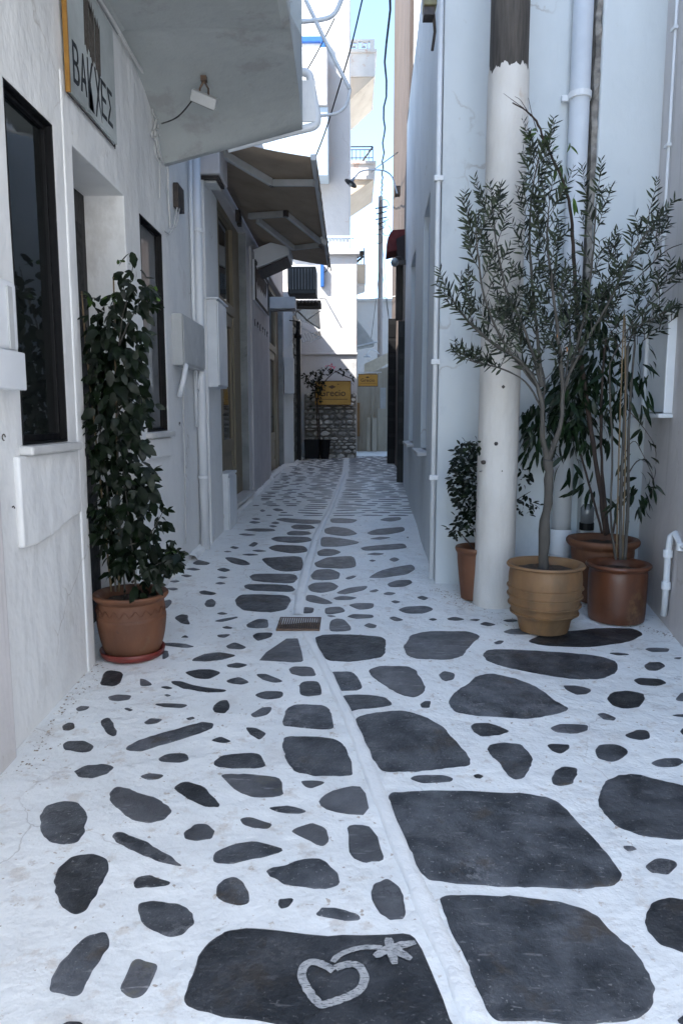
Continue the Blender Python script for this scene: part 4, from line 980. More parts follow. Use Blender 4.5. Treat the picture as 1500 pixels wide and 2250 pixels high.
cabinet('meter_cabinet', 'white box on the pier before the black shuttered doorway', X3+.02, 16.0, 16.19, onY(630, 865, 16).z, onY(630, 785, 16).z, X=-1.46)
# boxes at the near left edge
xe = LX+.075
a, b = onX(61, 858, xe), onX(58, 776, xe); NB = thing('wall_box', 'chipped white box cut off by the left edge, hiding the nearest window', 'wall box', (LX, 2.9, a.z))
MB().box((LX+.001, 2.5, a.z), (xe, a.y, b.z)).build('case', metal_w, NB, bevel=.006)
c_ = onX(41, 700, xe-.02); zt = onX(30, 618, xe-.02).z
MB().box((LX+.001, 2.62, b.z+.002), (xe-.02, c_.y, zt)).build('upper_case', metal_w, NB, bevel=.02, seg=3)
MB().box((xe-.0195, c_.y-.10, b.z+.01), (xe-.012, c_.y-.06, zt-.03)).build('slot', grey_box, NB)
for (px, py, r_) in ((9, 961, .013), (30, 1118, .011), (309, 937, .014), (395, 931, .013)):
    q_ = onX(px, py, LX+.02); o = MB().tube([q_+Vector((0, r_*math.cos(t), r_*math.sin(t))) for t in [k*.6 for k in range(9 if r_ != .011 else 5)]], .003, 5).build('hook', iron)
    tag(o, {9: 'small black ring hook on the wall below the chipped white box', 30: 'open black hook on the wall below the near window apron', 309: 'small ring hook left of the third window sill', 395: 'small ring hook right of the third window sill'}[px], 'hook')
# gutter pipe round the balcony corner
GP = thing('overflow_pipe', 'thick white overflow pipe bending round the outer corner of the balcony', 'pipe', onY(690, 275, 5.86))
P = [(640,158),(672,158),(681,166),(684,190),(692,230),(698,262),(693,277),(670,283),(630,292),(560,311),(500,327)]
MB().tube(chaikin([tuple(onY(a, b, 6.10)) for a, b in P], 2, False), .031, 12).build('pipe', pvc, GP, smooth=True)
MB().box((-.42, 6.07, onY(680,270,6.1).z), (onY(693,240,6.1).x, 6.085, onY(680,180,6.1).z)).build('backing', white, GP)
# tubular frame above
TF = thing('tubular_rack', 'crossed white tubes of a drying rack jutting above the lane at the top', 'drying rack', onY(715, 60, 7.2))
for pts, r in (([(600,48),(665,48),(718,42),(736,30),(748,5),(757,-25)], .021), ([(655,-35),(690,38),(713,88),(768,196)], .018), ([(769,196),(764,225),(752,243),(735,251),(690,256),(640,258)], .014)):
    MB().tube(chaikin([tuple(onY(a, b, 7.2)) for a, b in pts], 2, False), r, 8).build('tube', metal_w, TF, smooth=True)
wire('cable', [onY(800, -20, 7.3), onY(770, 110, 7.8), onY(745, 190, 8.3), onY(715, 290, 8.9), onY(690, 352, 9.4)], .008, cable_m, 'thin wire slanting down in front of the tower to the awning', 'cable')
wire('cable', [onY(735, 40, 8), onY(700, 110, 8), onY(672, 158, 8)], .006, cable_m, 'short thin wire behind the crossed white tubes', 'cable')

# ------------------------------------------------------------------ awning over the cream doors
AW = thing('awning', 'large beige fabric awning on folding arms over the cream doors', 'awning', (LX, 9.3, 4.0))
ya, yb = 7.15, 12.05; xo = -.36; zo = 3.92; _q = onY(512, 305, 7.15); zi = zo+(_q.z-zo)*(LX+.02-xo)/(_q.x-xo); vs = []; nX, nY = 10, 20
for i in range(nX+1):
    for j in range(nY+1):
        t, s_ = i/nX, j/nY; vs.append((LX+.02+(xo-LX-.02)*t, ya+(yb-ya)*s_, zi+(zo-zi)*t-.025*math.sin(math.pi*t)*(1+.3*math.sin(s_*19))))
mb = MB().add(vs, [(i*(nY+1)+j, (i+1)*(nY+1)+j, (i+1)*(nY+1)+j+1, i*(nY+1)+j+1) for i in range(nX) for j in range(nY)])
o = mb.build('canvas', canvas, AW, smooth=True); s2 = o.modifiers.new('s', 'SOLIDIFY'); s2.thickness = .004
mb = MB(); n = 96; vs = []
for j in range(n+1):
    yy = ya+(yb-ya)*j/n; vs += [(xo+.035, yy, zo-.01), (xo+.04+.01*math.sin(j*.9), yy, zo-.085-.025*abs(math.sin(j*math.pi/8)))]
mb.add(vs, [(2*j, 2*j+1, 2*j+3, 2*j+2) for j in range(n)]); o = mb.build('valance', canvas, AW); s2 = o.modifiers.new('s', 'SOLIDIFY'); s2.thickness = .003
MB().box((xo-.02, ya-.01, zo-.03), (xo+.03, yb+.01, zo+.025)).build('front_bar', metal_w, AW, bevel=.006)
MB().tube([(LX+.07, ya, zi+.04), (LX+.07, yb, zi+.04)], .05, 12).build('roller', metal_w, AW)
for A0_, A1_, A2_ in (((490,338,7.75), (598,402,8.35), (690,402,8.2)), ((548,475,10.3), (628,470,10.35), (708,535,10.6)), ((566,484,10.4), (645,545,11.3), (704,538,11.5))):
    def under(px, py, _):                   # on the view ray, 6 cm below the cloth
        d_ = ray(px, py); k_ = (zi-zo)/(LX+.02-xo); t_ = (zo-.075-k_*xo-EYE.z)/(d_.z-k_*d_.x); return EYE+d_*t_
    e0, e1, e2 = under(*A0_), under(*A1_), under(*A2_); y_ = e0.y; e0.x = max(e0.x, LX+.04)
    ar = MB().bar(e0, e1, .05, .075).build('folding_arm', grey_box, AW, bevel=.006)
    MB().bar(e1, e2, .045, .065).build('forearm', grey_box, ar, bevel=.005); MB().lathe(e1+Vector((0,0,-.035)), [(.0, 0), (.035, 0), (.035, .07), (0, .07)], 10).build('elbow', iron, ar)
    MB().box((LX, y_-.05, e0.z-.07), (LX+.05, y_+.05, e0.z+.07)).build('bracket', iron, ar)
t = thing('ceiling_light', 'slim rectangular light fitting under the white block at the first cream door', 'light fitting', (LX+.12, 7.35, 3.76))
MB().box((LX+.02, 7.2, 3.745), (LX+.22, 7.52, 3.777)).build('housing', iron, t); MB().box((LX+.05, 7.24, 3.725), (LX+.19, 7.48, 3.744)).build('diffuser', plain('diffuser', (.6, .6, .58), .4), t, bevel=.006)
t = thing('air_conditioner', 'tilted white air conditioner box hung on the wall below the awning', 'air conditioner', (LX+.3, 11.3, 3.7))
a, b = onY(563, 560, 11.2), onY(641, 530, 11.2); z_a = onY(563, 590, 11.2).z
pr = [(LX+.001, 11.2, z_a-.02), (-.93, 11.2, z_a+.20), (-.91, 11.2, z_a+.45), (-1.0, 11.2, z_a+.47), (LX+.001, 11.2, z_a+.27)]
MB().prism(pr, (0, .75, 0)).build('case', metal_w, t, bevel=.012)
MB().prism([(LX+.02, 11.23, z_a-.03), (-.95, 11.23, z_a+.185), (-.95, 11.23, z_a+.165), (LX+.02, 11.23, z_a-.05)], (0, .69, 0)).build('grille', iron, t)
t = thing('floodlight', 'bright white spotlight clamped to the outer edge of the beige awning', 'floodlight', onY(712, 525, 10.2))
q_ = onY(711, 530, 10.2); MB().obox(q_, (.05, 0, -.035), (.0, .03, 0), (.02, 0, .03)).build('housing', plain('lamp_white', (.8, .8, .8), .3), t, bevel=.008); MB().obox(q_+Vector((-.03, 0, -.07)), (.03, 0, -.02), (0, .03, 0), (.012, 0, .018)).build('bracket', iron, t)
q_ = onY(719, 560, 10.6); MB().tube(chaikin([tuple(q_), tuple(q_+Vector((.02, 0, -.12))), tuple(q_+Vector((.0, 0, -.22))), tuple(q_+Vector((-.05, 0, -.24)))], 2, False), .006, 6).build('cable', cable_m, t)
# framed board
t = thing('framed_board', 'black framed notice board with pale lower panel on the wall between the cream doors', 'notice board', (LX+.05, 11.7, 3.1))
X_ = LX+.031; yb0, yb1, zb0, zb1 = 10.98, 12.72, 3.22, 3.8
MB().box((X_, yb0, zb0), (X_+.03, yb1, zb1)).build('board', metal_w, t)
MB().box((X_+.0305, yb0, zb1-.05), (X_+.045, yb1, zb1)).box((X_+.0305, yb0, zb0), (X_+.045, yb1, zb0+.04)).box((X_+.0305, yb0, zb0+.041), (X_+.045, yb0+.08, zb1-.051)).box((X_+.0305, yb1-.08, zb0+.041), (X_+.045, yb1, zb1-.051)).build('frame', black_m, t, bevel=.003)
mb = MB(); P = [(yb0+.12, zb0+.26)]
for k in range(14): P.append((yb0+.12+k*.1, zb0+.22+.07*(k % 2)+.05*noise.noise(Vector((k*.7, 0, 0)))))
P += [(yb1-.12, zb1-.08), (yb0+.12, zb1-.08)]; MB().prism([(X_+.0308, a, b) for a, b in P], (.002, 0, 0)).build('dark_print', black_m, t)
for k in range(6):
    y_ = 11.15+k*.32; c0 = Vector((LX+.035, y_, 2.91)); 
    o = MB().tube([c0+Vector((0, .05*math.cos(a_), .05*math.sin(a_))) for a_ in [(.3 if k % 2 else 1.2)+j*.55 for j in range(8)]], .007, 5).build('letter', iron)
    o.parent = None; tag(o, ['leftmost small rusty iron letter under the framed board','second small rusty iron letter from the left under the framed board','third small rusty iron letter from the left under the framed board','third small rusty iron letter from the right under the framed board','second small rusty iron letter from the right under the framed board','rightmost small rusty iron letter under the framed board'][k], 'letter', 'rusty iron letters under the framed board')
# far jumble: ribbed hood, tiled ledge, corrugated canopy
t = thing('ribbed_hood', 'dark ribbed metal hood hanging under the far end of the awning', 'hood', (-1.1, 13.6, 3.6))
y_ = 13.6; a, b = onY(632, 646, y_), onY(700, 585, y_); MB().box((a.x, y_, a.z), (b.x-.05, y_+.6, b.z)).build('case', plain('dark_bronze', (.035,.035,.03), .5), t, bevel=.02)
for k in range(9):
    x = a.x+.04+k*(b.x-a.x-.12)/8; MB().tube([(x, y_-.03, a.z+.08), (x, y_-.04, b.z-.05)], .012, 6).build('rib', metal_g, t)
t = thing('roller_blind_box', 'flat grey box bracketed on the left wall below the ribbed hood', 'blind box', (-1.3, 13.4, 3.2)); a, b = onY(616, 678, 13.4), onY(648, 652, 13.4); MB().box((LX+.01, 13.4, a.z), (b.x, 13.8, b.z)).build('case', grey_box, t, bevel=.01); MB().bar((LX+.02, 13.39, a.z-.06), (b.x, 13.39, a.z-.005), .02, .02).build('bracket', iron, t)
t = thing('tiled_ledge', 'short ledge of worn clay roof tiles above the corrugated canopy', 'tiled ledge', (-1.0, 15.3, 3.4))
for r_ in range(2):
    for k in range(6):
        c0 = onY(652+k*8, 658-r_*-8, 15.3-r_*.12); mbt = MB(); n = 6
        vs = []
        for e_ in (0, 1):
            for j in range(n+1): aa = math.pi*j/n; vs.append(c0+Vector((.042*math.cos(aa), e_*.22, .035*math.sin(aa)+e_*.05)))
        mbt.add(vs, [(j, j+1, n+2+j, n+1+j) for j in range(n)]); o = mbt.build('tile', mk('old_tile', (.22,.19,.165), (.14,.12,.10), .85, 10, ((20,.5,.01),), rand=.25), t); s_ = o.modifiers.new('s', 'SOLIDIFY'); s_.thickness = .012
MB().box((onY(648,668,15.4).x, 15.4, onY(650,672,15.4).z), (onY(704,668,15.4).x, 15.9, onY(650,660,15.4).z)).build('beam', wood_d, t)
t = thing('corrugated_canopy', 'drooping grey corrugated canopy on thin white struts over the black doorway', 'canopy', (-1.0, 16, 3.0))
def corr(p0, p1, p2, p3, n=44, amp=.016):
    vs = []
    for j in range(n+1):
        s_ = j/n; a_, b_ = Vector(p0).lerp(Vector(p1), s_), Vector(p3).lerp(Vector(p2), s_); h = amp*math.sin(j*math.pi/2.0)
        vs += [a_+Vector((0, 0, h)), b_+Vector((0, 0, h))]
    return vs, [(2*j, 2*j+1, 2*j+3, 2*j+2) for j in range(n)]
cm = plain('corrugated_sheet', (.10, .10, .11), .45, .4)
vs, fs = corr(onY(648, 672, 15.9), onY(700, 672, 18.2), onY(704, 722, 18.2), onY(652, 700, 15.9)); o = MB().add(vs, fs).build('sheet', cm, t); s_ = o.modifiers.new('s', 'SOLIDIFY'); s_.thickness = .005
vs, fs = corr(onY(655, 735, 16.4), onY(703, 728, 18.4), onY(707, 742, 18.4), onY(665, 752, 16.4), 30, .012); o = MB().add(vs, fs).build('sheet', cm, t); s_ = o.modifiers.new('s', 'SOLIDIFY'); s_.thickness = .005
for (a, b) in (((632,700),(682,665)), ((672,705),(704,683)), ((660,718),(700,740)), ((682,752),(706,738))): MB().bar(onY(*a, 15.95), onY(*b, 15.95), .022, .022, (0,1,0)).build('strut', metal_w, t)
MB().bar(onY(652, 682, 15.93), onY(676, 705, 15.93), .03, .06, (0,1,0)).bar(onY(676, 705, 15.93), onY(702, 722, 15.93), .03, .05, (0,1,0)).build('edge_board', metal_g, t)
t = thing('hanging_lamp', 'small black lamp with dangling fittings by the black shuttered doorway', 'lamp', onY(655, 740, 16.1))
q_ = onY(654, 735, 16.05); MB().lathe(q_, [(0, .12), (.03, .11), (.05, .03), (.09, -.06), (.07, -.08), (0, -.06)], 12).build('shade', black_m, t, smooth=True); MB().tube([q_+Vector((0,0,.12)), q_+Vector((0,0,.28)), q_+Vector((-.18,0,.3))], .012, 6).build('arm', black_m, t)
# ------------------------------------------------------------------ ochre signs
och = mk('ochre_board', (.52, .30, .055), (.45, .25, .04), .55, 5, ((20, .3, .003),)); ochd = plain('sign_brown', (.10, .05, .02), .6)
def grecio(x0, x1, yt, yb, Y, lab, brk=None):
    a, b = onY(x0, yb, Y), onY(x1, yt, Y); W, H = b.x-a.x, b.z-a.z
    t = thing('shop_sign', lab, 'sign', (a.x+W/2, Y, a.z)); MB().box((a.x, Y, a.z), (b.x, Y+.035, b.z)).build('board', och, t, bevel=.004)
    MB().box((a.x-.012, Y-.004, b.z+.0005), (b.x+.012, Y+.04, b.z+.016)).box((b.x+.0005, Y-.004, a.z), (b.x+.012, Y+.04, b.z)).box((a.x-.012, Y-.004, a.z-.016), (b.x+.012, Y+.04, a.z-.0005)).build('frame', ochd, t)
    text('Grecio', (a.x+W*.12, Y-.0005, a.z+H*.36), (1,0,0), (0,0,1), W*.74, H*.30, .004, .012).build('lettering', ochd, t)
    MB().box((a.x+W*.10, Y-.005, a.z+H*.22), (a.x+W*.92, Y-.0008, a.z+H*.245)).build('underline', ochd, t)
    c = Vector((a.x+W*.48, Y-.001, a.z+H*.76)); w_, h_ = W*.115, H*.085
    MB().prism([c+Vector((w_*u, 0, h_*v)) for u, v in ((-1,0),(-.3,.7),(.1,1),(.5,.45),(1,.05),(.3,-.6),(-.1,-1),(-.5,-.4))], (0,-.004,0)).build('emblem', ochd, t)
    c = Vector((a.x+W*.66, Y-.001, a.z+H*.88)); MB().prism([c+Vector((w_*.4*u, 0, h_*.45*v)) for u, v in ((-1,.8),(1,0),(-1,-.8),(-.4,0))], (0,-.004,0)).build('emblem', ochd, t)
    return t
grecio(692, 770, 838, 889, 18.62, 'larger ochre signboard reading Grecio on the stone wall under the creeper')
t = grecio(787, 829, 823, 848, 20.2, 'smaller ochre hanging sign reading Grecio beyond the tower corner')
a = onY(783, 818, 20.2); b = onY(838, 818, 20.2); MB().tube([(a.x-.02, 20.2, a.z), (b.x, 20.2, a.z)], .012, 6).tube([(a.x+.1, 20.2, a.z), (a.x+.1, 20.2, a.z-.06)], .006, 5).tube([(b.x-.12, 20.2, a.z), (b.x-.12, 20.2, a.z-.06)], .006, 5).build('bracket', metal_w, t)
# ------------------------------------------------------------------ right side fittings
PL = thing('utility_pole', 'thick timber pole whitewashed up to well above head height beside the olive pot', 'pole', onF(1088, 1338))
bp = onF(1088, 1338); bp.y += .14; bp.x = onY(1087, 1330, bp.y).x-.012; rp = .137; zl = onY(1116, 145, bp.y-.1).z
mb = MB(); mb.lathe((bp.x, bp.y, 0), [(rp*.97, -.1), (rp*.95, 2), (rp*.93, 4), (rp*.92, 7.2)], 24, .03, caps=True); mb.build('timber', wood_d, PL, smooth=True)
mb = MB(); n = 120; vs = []; ring = [(.02, 1.09), (.05, 1.07), (.3, 1.03), (1, 1.02), (2, 1.0), (3, .985), (zl-.25, .975)]
c = Vector((bp.x, bp.y, 0)); zf0 = fl(bp.x, bp.y)
for (z_, k) in ring+[('top', .968)]:
    for j in range(n):
        tt = 2*math.pi*j/n; z2 = (zf0-.05+z_) if z_ != 'top' else zl+.05*noise.noise(Vector((math.cos(tt)*4, math.sin(tt)*4, 1)))+.035*noise.noise(Vector((math.cos(tt)*19, math.sin(tt)*19, 1)))
        rr = rp*k*(1.012+.03*noise.noise(Vector((math.cos(tt)*1.5, math.sin(tt)*1.5, z2*2))))+.002
        vs.append(c+Vector((rr*math.cos(tt), rr*math.sin(tt), z2)))
mb.add(vs, [(i*n+j, i*n+(j+1) % n, (i+1)*n+(j+1) % n, (i+1)*n+j) for i in range(len(ring)) for j in range(n)]); mb.build('whitewash_coat', white_pole, PL, smooth=True)
for (px, py) in ((1062, 1016), (1102, 1035), (1090, 975), (1105, 850)):
    d_ = ray(px, py); q_ = EYE+d_*((bp.y-rp*1.02)/d_.y)
    MB().lathe(q_+Vector((0, .012, 0)), [(0, -.016), (.014, -.012), (.018, 0), (.014, .012), (0, .015)], 8).build('knot', iron, PL, smooth=True)
DR = thing('downpipe', 'thick pale downpipe in the alcove behind the potted trees', 'downpipe', onY(1262, 1200, 5.6))
q_ = onY(1262, 500, 5.62); top = onY(1266, -40, 5.62); bot = onY(1214, 1205, 5.60)
xx = q_.x; MB().tube([(xx, 5.63, top.z), (xx, 5.63, 2.0), (xx-.01, 5.63, .62)], .072, 18).build('pipe', mk('painted_pvc_blue', (.62,.64,.66), (.55,.57,.59), .45, 3, ((12,.2,.003),), dirt=((9,(.40,.38,.34),.66,.5),)), DR, smooth=True)
MB().lathe((xx-.01, 5.63, .42), [(.078, 0), (.082, .01), (.082, .18), (.078, .2)], 18).tube([(xx-.01, 5.63, .43), (xx-.01, 5.62, .22)], .074, 18).build('socket', pvc, DR, smooth=True)
zc_ = onY(1265, 215, 5.6).z; MB().lathe((xx, 5.63, zc_), [(.073, 0), (.083, .004), (.083, .045), (.073, .05)], 20).box((xx-.12, 5.66, zc_+.005), (xx+.12, 5.69, zc_+.045)).build('clamp', pvc, DR)
mb = MB(); vs = []; n = 60   # rough mortar seam beside it
for i in range(n+1):
    z_ = 2.4+(6-2.4)*i/n; xl = xx+.085+.012*noise.noise(Vector((0, 0, z_*5))); wd = .05+.02*noise.noise(Vector((3, 0, z_*7)))
    vs += [(xl, 5.715, z_), (xl+.01, 5.62+.03*noise.noise(Vector((5, 0, z_*9))), z_), (xl+wd, 5.62+.03*noise.noise(Vector((9, 0, z_*9))), z_), (xl+wd+.01, 5.715, z_)]
mb.add(vs, [(i*4+k, i*4+k+1, (i+1)*4+k+1, (i+1)*4+k) for i in range(n) for k in range(3)]); mb.build('mortar_seam', mk('mortar_dark', (.30,.28,.25), (.12,.11,.10), .9, 14, ((25,.8,.01),)), RT)
CR = thing('corner_conduit', 'slim painted conduit running up the corner where the right house meets the lane', 'conduit', (.655, 5.69, .2))
MB().tube([(.652, 5.70, .2), (.655, 5.70, 2.6), (.65, 5.70, 6)], .019, 10).build('pipe', pvc, CR, smooth=True)
for z_ in (1.9, 3.25, 1.0): MB().box((.62, 5.665, z_), (.69, 5.72, z_+.04)).build('clip', pvc, CR, bevel=.005)
mb = MB(); vs = []
for i in range(71):
    z_ = 3.0+3.0*i/70; vs += [(.668+.02*noise.noise(Vector((1, 0, z_*6))), 5.735, z_), (.646+.012*noise.noise(Vector((1, 4, z_*9))), 5.75, z_), (.652, 5.80+.02*noise.noise(Vector((7, 0, z_*8))), z_)]
mb.add(vs, [(i*3+k, i*3+k+1, (i+1)*3+k+1, (i+1)*3+k) for i in range(70) for k in range(2)]); mb.build('dark_seam', mk('mortar_dark', (.3,.3,.3)), CR)
p_ = onY(943, 30, 5.6); t = thing('wall_lantern', 'olive box lantern cut off by the top edge at the lane corner', 'lantern', p_)
MB().box((p_.x-.048, 5.52, p_.z+.02), (p_.x+.045, 5.66, p_.z+.45)).build('housing', mk('olive_paint', (.20,.18,.08), (.13,.12,.06), .5, 8), t, bevel=.006); MB().box((p_.x-.045, 5.54, p_.z-.035), (p_.x+.03, 5.65, p_.z+.019)).tube([(p_.x+.03, 5.6, p_.z), (p_.x+.045, 5.64, p_.z-.1), (p_.x+.03, 5.66, p_.z-.22)], .012, 6).build('base', iron, t)
t = thing('wall_conduit', 'thin painted conduit with clips on the far right wall', 'conduit', (2.27, 5.35, 2))
xw = lambda y_: q1[0]+(q0[0]-q1[0])*(y_-q1[1])/(q0[1]-q1[1])
MB().tube([(xw(5.3)-.012, 5.3, 6), (xw(5.3)-.012, 5.3, 2.5), (xw(5.3)-.012, 5.32, 1.9)], .011, 8).build('pipe', pvc, t, smooth=True)
for z_ in (2.75, 3.35, 4.1): MB().box((xw(5.3)-.035, 5.27, z_), (xw(5.3)+.01, 5.33, z_+.02)).build('clip', pvc, t)
t = thing('meter_niche', 'open-fronted white meter box on the far right wall behind the leaves', 'meter box', (2.1, 4.9, 1.5))
MB().box((2.08, 4.86, 1.52), (2.3, 4.885, 2.16)).box((2.06, 4.86, 2.161), (2.3, 5.3, 2.19)).box((2.04, 4.84, 1.49), (2.3, 5.3, 1.519)).box((2.1, 5.27, 1.52), (2.3, 5.3, 2.16)).build('case', metal_w, t, bevel=.006)
MB().box((2.12, 4.886, 1.53), (2.14, 5.26, 2.15)).build('door', metal_w, t, bevel=.005)
t = thing('water_pipe', 'bent white water pipe rising from the ground at the right edge', 'water pipe', onF(1458, 1345))
P = [onY(1457, 1352, 4.66), onY(1462, 1285, 4.62), onY(1466, 1215, 4.6), onY(1472, 1178, 4.58), onY(1482, 1172, 4.55), onY(1496, 1200, 4.45), onY(1512, 1205, 4.35), onY(1530, 1195, 4.3)]
MB().tube(P, .021, 10).build('pipe', pvc, t, smooth=True)
for q_ in (P[1], P[2], P[5]): MB().lathe(q_+Vector((0,0,-.03)), [(.022, 0), (.03, .003), (.03, .05), (.022, .053)], 10).build('joint', pvc, t)
t = thing('glass_jar', 'grey glass jar lamp on the alcove wall just above the rear pot', 'jar lamp', onY(1288, 1140, 5.6)); q_ = onY(1288, 1150, 5.6)
MB().lathe(q_, [(0, .0), (.05, 0), (.052, .12), (.035, .15), (0, .155)], 14).build('jar', glassy('grey_glass', (.22,.24,.26), .2), t, smooth=True); MB().lathe(q_+Vector((0,0,-.05)), [(0, 0), (.056, 0), (.056, .055), (0, .055)], 14).box(q_+Vector((-.03, 0, -.04)), q_+Vector((.03, .12, -.0))).build('base', black_m, t)
# street lamp on a curved arm
t = thing('street_lamp', 'street lamp with a curved white arm and flared shade reaching over the lane', 'street lamp', onY(868, 408, 12.3))
P = [(872,425),(867,405),(862,388),(850,377),(835,373),(805,373),(790,377),(782,386),(776,396)]
MB().tube(chaikin([tuple(onY(a, b, 12.2)) for a, b in P], 2, False), .012, 8).build('arm', metal_w, t, smooth=True)
c = onY(772, 400, 12.2); mb = MB(); axis_ = Vector((-.5, -.1, -.85)).normalized(); u_ = axis_.cross(Vector((0,1,0))).normalized(); v_ = axis_.cross(u_)
vs = []; pr = [(-.09, .012), (-.03, .025), (.0, .06), (.02, .11), (.028, .112), (.005, .055), (-.01, 0.001)]
for s_, r_ in pr:
    for k in range(16): a_ = 2*math.pi*k/16; vs.append(c+axis_*s_+(u_*math.cos(a_)+v_*math.sin(a_))*r_)
mb.add(vs, [(i*16+k, i*16+(k+1) % 16, (i+1)*16+(k+1) % 16, (i+1)*16+k) for i in range(6) for k in range(16)]); mb.build('shade', metal_g, t, smooth=True)
MB().lathe(c+axis_*.03+Vector((0,0,-.02)), [(0, -.02), (.025, -.01), (.03, .01), (0, .03)], 10).build('bulb', plain('bulb', (.6,.6,.55), .3), t, smooth=True)
q_ = onY(871, 415, 12.25); MB().box(q_+Vector((-.03, 0, -.09)), q_+Vector((.06, .12, .05))).build('mount', rust, t)
# red awning and dark lantern on the right
t = thing('red_awning', 'small dark red awning jutting from the right side of the lane', 'awning', onY(870, 530, 12.3))
a, b, c, d = onY(850, 555, 12.3), onY(852, 522, 12.3), onY(862, 505, 12.3), onY(889, 503, 12.3); red = mk('red_canvas', (.13, .018, .015), (.09, .012, .012), .8, 6, ((30, .3, .003),))
e = onY(889, 545, 12.3); MB().prism([a, b, c, d, e], (.0, .55, 0)).build('canvas', red, t, bevel=.01); MB().prism([onY(870,525,12.28), onY(889,515,12.28), onY(889,575,12.28), onY(874,570,12.28)], (0, .3, 0)).build('dark_lining', plain('dark_lining', (.03,.02,.02), .8), t)
t = thing('wall_lantern', 'grey globe lantern under the small red awning', 'lantern', onY(868, 578, 12.2)); q_ = onY(867, 577, 12.2)
MB().lathe(q_, [(0, -.07), (.05, -.05), (.07, 0), (.05, .05), (.02, .07), (0, .075)], 14).build('globe', glassy('grey_globe', (.28,.30,.30), .2), t, smooth=True); MB().box(q_+Vector((.05, 0, -.03)), q_+Vector((.18, .05, .04))).tube([q_+Vector((0,0,.07)), q_+Vector((.08,0,.1)), q_+Vector((.16,0,.03))], .012, 6).build('bracket', iron, t)
# utility pole far off, overhead cables
t = thing('utility_pole', 'distant grey utility pole with coiled cables against the sky', 'pole', onY(836, 780, 26)); c = onY(835, 780, 26); tz = onY(833, 432, 26).z
MB().tube([(c.x, 26, 0), (c.x-.02, 26, tz)], [.11, .075], 12).build('pole', mk('grey_timber', (.30,.27,.26), (.22,.20,.19), .8, 4, ((20,.5,.005),), stretch=(6,6,1)), t, smooth=True)
for k, (py, wd) in enumerate(((458, .30), (470, .24), (482, .28), (492, .18), (505, .14))):
    z_ = onY(835, py, 26).z; MB().tube([(c.x-wd*.7, 25.9, z_-.03), (c.x, 25.88, z_), (c.x+wd*.7, 25.9, z_+.05)], .02, 6).build('crossarm', iron, t)
mb = MB()
for k in range(5):
    cc = Vector((c.x+rnd.uniform(-.15, .2), 25.86, onY(835, 455+k*18, 26).z)); r0 = rnd.uniform(.1, .2)
    mb.tube([cc+Vector((r0*math.cos(a_), 0, r0*1.2*math.sin(a_))) for a_ in [j*.5+k for j in range(10)]], .01, 5)
mb.build('coiled_wires', cable_m, t)
top = Vector((c.x, 26, onY(835, 440, 26).z)); near = onY(855, -60, 3.6)
pts = [near.lerp(top, k/40)+Vector((.012*math.sin(k*1.7), 0, -.9*math.sin(math.pi*k/40)*.12+.01*math.sin(k*2.3))) for k in range(41)]
tag(MB().tube(pts, [.006+.014*k/40 for k in range(41)], 6).build('cable', cable_m, smooth=True), 'thick wavy black overhead cable running down the sky to the far pole', 'cable')
wire('cable', [onY(873, 335, 12.3), onY(850, 352, 14), onY(822, 372, 18), onY(815, 380, 23)], .009, cable_m, 'thin wire from the right roof edge to the balconied house', 'cable')
wire('cable', [onY(700, 655, 18.7), onY(760, 661, 20), onY(830, 656, 24), onY(868, 651, 16)], .012, cable_w, 'pale cable strung across the lane at first-floor height', 'cable')
for i, (a, b) in enumerate((((838, 520), (858, 745)), ((838, 590), (862, 752)), ((832, 600), (815, 745)))):
    wire('cable', [onY(*a, 25.9), onY((a[0]+b[0])/2, (a[1]+b[1])/2+6, 25.5), onY(*b, 25)], .010, cable_m, ['outer guy wire falling right from the distant pole', 'inner guy wire falling right from the distant pole', 'guy wire falling left from the distant pole'][i], 'wire')
t = thing('street_lamp', 'small pale lamp on a curved arm low in the distance below the porch roof', 'street lamp', onY(812, 775, 24)); 
MB().tube(chaikin([tuple(onY(a, b, 24)) for a, b in ((832,778),(826,770),(815,768),(808,774),(806,779))], 2, False), .018, 6).build('arm', metal_w, t); MB().lathe(onY(806, 782, 24), [(0, .05), (.04, .04), (.13, -.03), (.12, -.04), (0, -.02)], 12).build('shade', grey_box, t)
# ------------------------------------------------------------------ pots and plants
terra = mk('terracotta', (.165, .066, .029), (.105, .042, .02), .62, 5, ((9, .4, .008), (50, .4, .003)), dirt=((4, (.18, .11, .065), .57, .6), (12, (.04, .02, .012), .64, .7)), stretch=(1, 1, .6), rand=.06)
terra_y = mk('terracotta_yellow', (.25, .14, .060), (.165, .088, .040), .6, 5, ((9, .4, .008), (50, .4, .003)), dirt=((2.2, (.13, .085, .045), .52, .7), (4, (.20, .13, .07), .57, .6), (30, (.5, .42, .32), .72, .7)), stretch=(1, 1, .5))
terra_d = mk('terracotta_glazed', (.13, .046, .021), (.068, .027, .014), .38, 4, ((8, .4, .008), (50, .2, .002)), dirt=((3.2, (.22, .13, .055), .58, .55), (10, (.05, .03, .02), .64, .6)), stretch=(1, 1, .7))
soil = mk('soil', (.035, .024, .016), (.09, .06, .04), .95, 30, ((40, 1, .02),))
def leafmat(n, c1, c2, rough=.42):
    m = mk(n, c1, c2, rough, 18, ((60, .2, .001),), spec=.22, rand=.35)
    n_ = m.node_tree; b = n_.nodes['Principled BSDF']; src = b.inputs['Base Color'].links[0].from_socket; g_ = n_.nodes.new('ShaderNodeNewGeometry'); x = n_.nodes.new('ShaderNodeMix'); x.data_type = 'RGBA'
    n_.links.new(g_.outputs['Backfacing'], x.inputs[0]); n_.links.new(src, x.inputs[6]); x.inputs[7].default_value = tuple(min(1, v*1.7+.005) for v in c2)+(1,); n_.links.new(x.outputs[2], b.inputs['Base Color'])
    return m
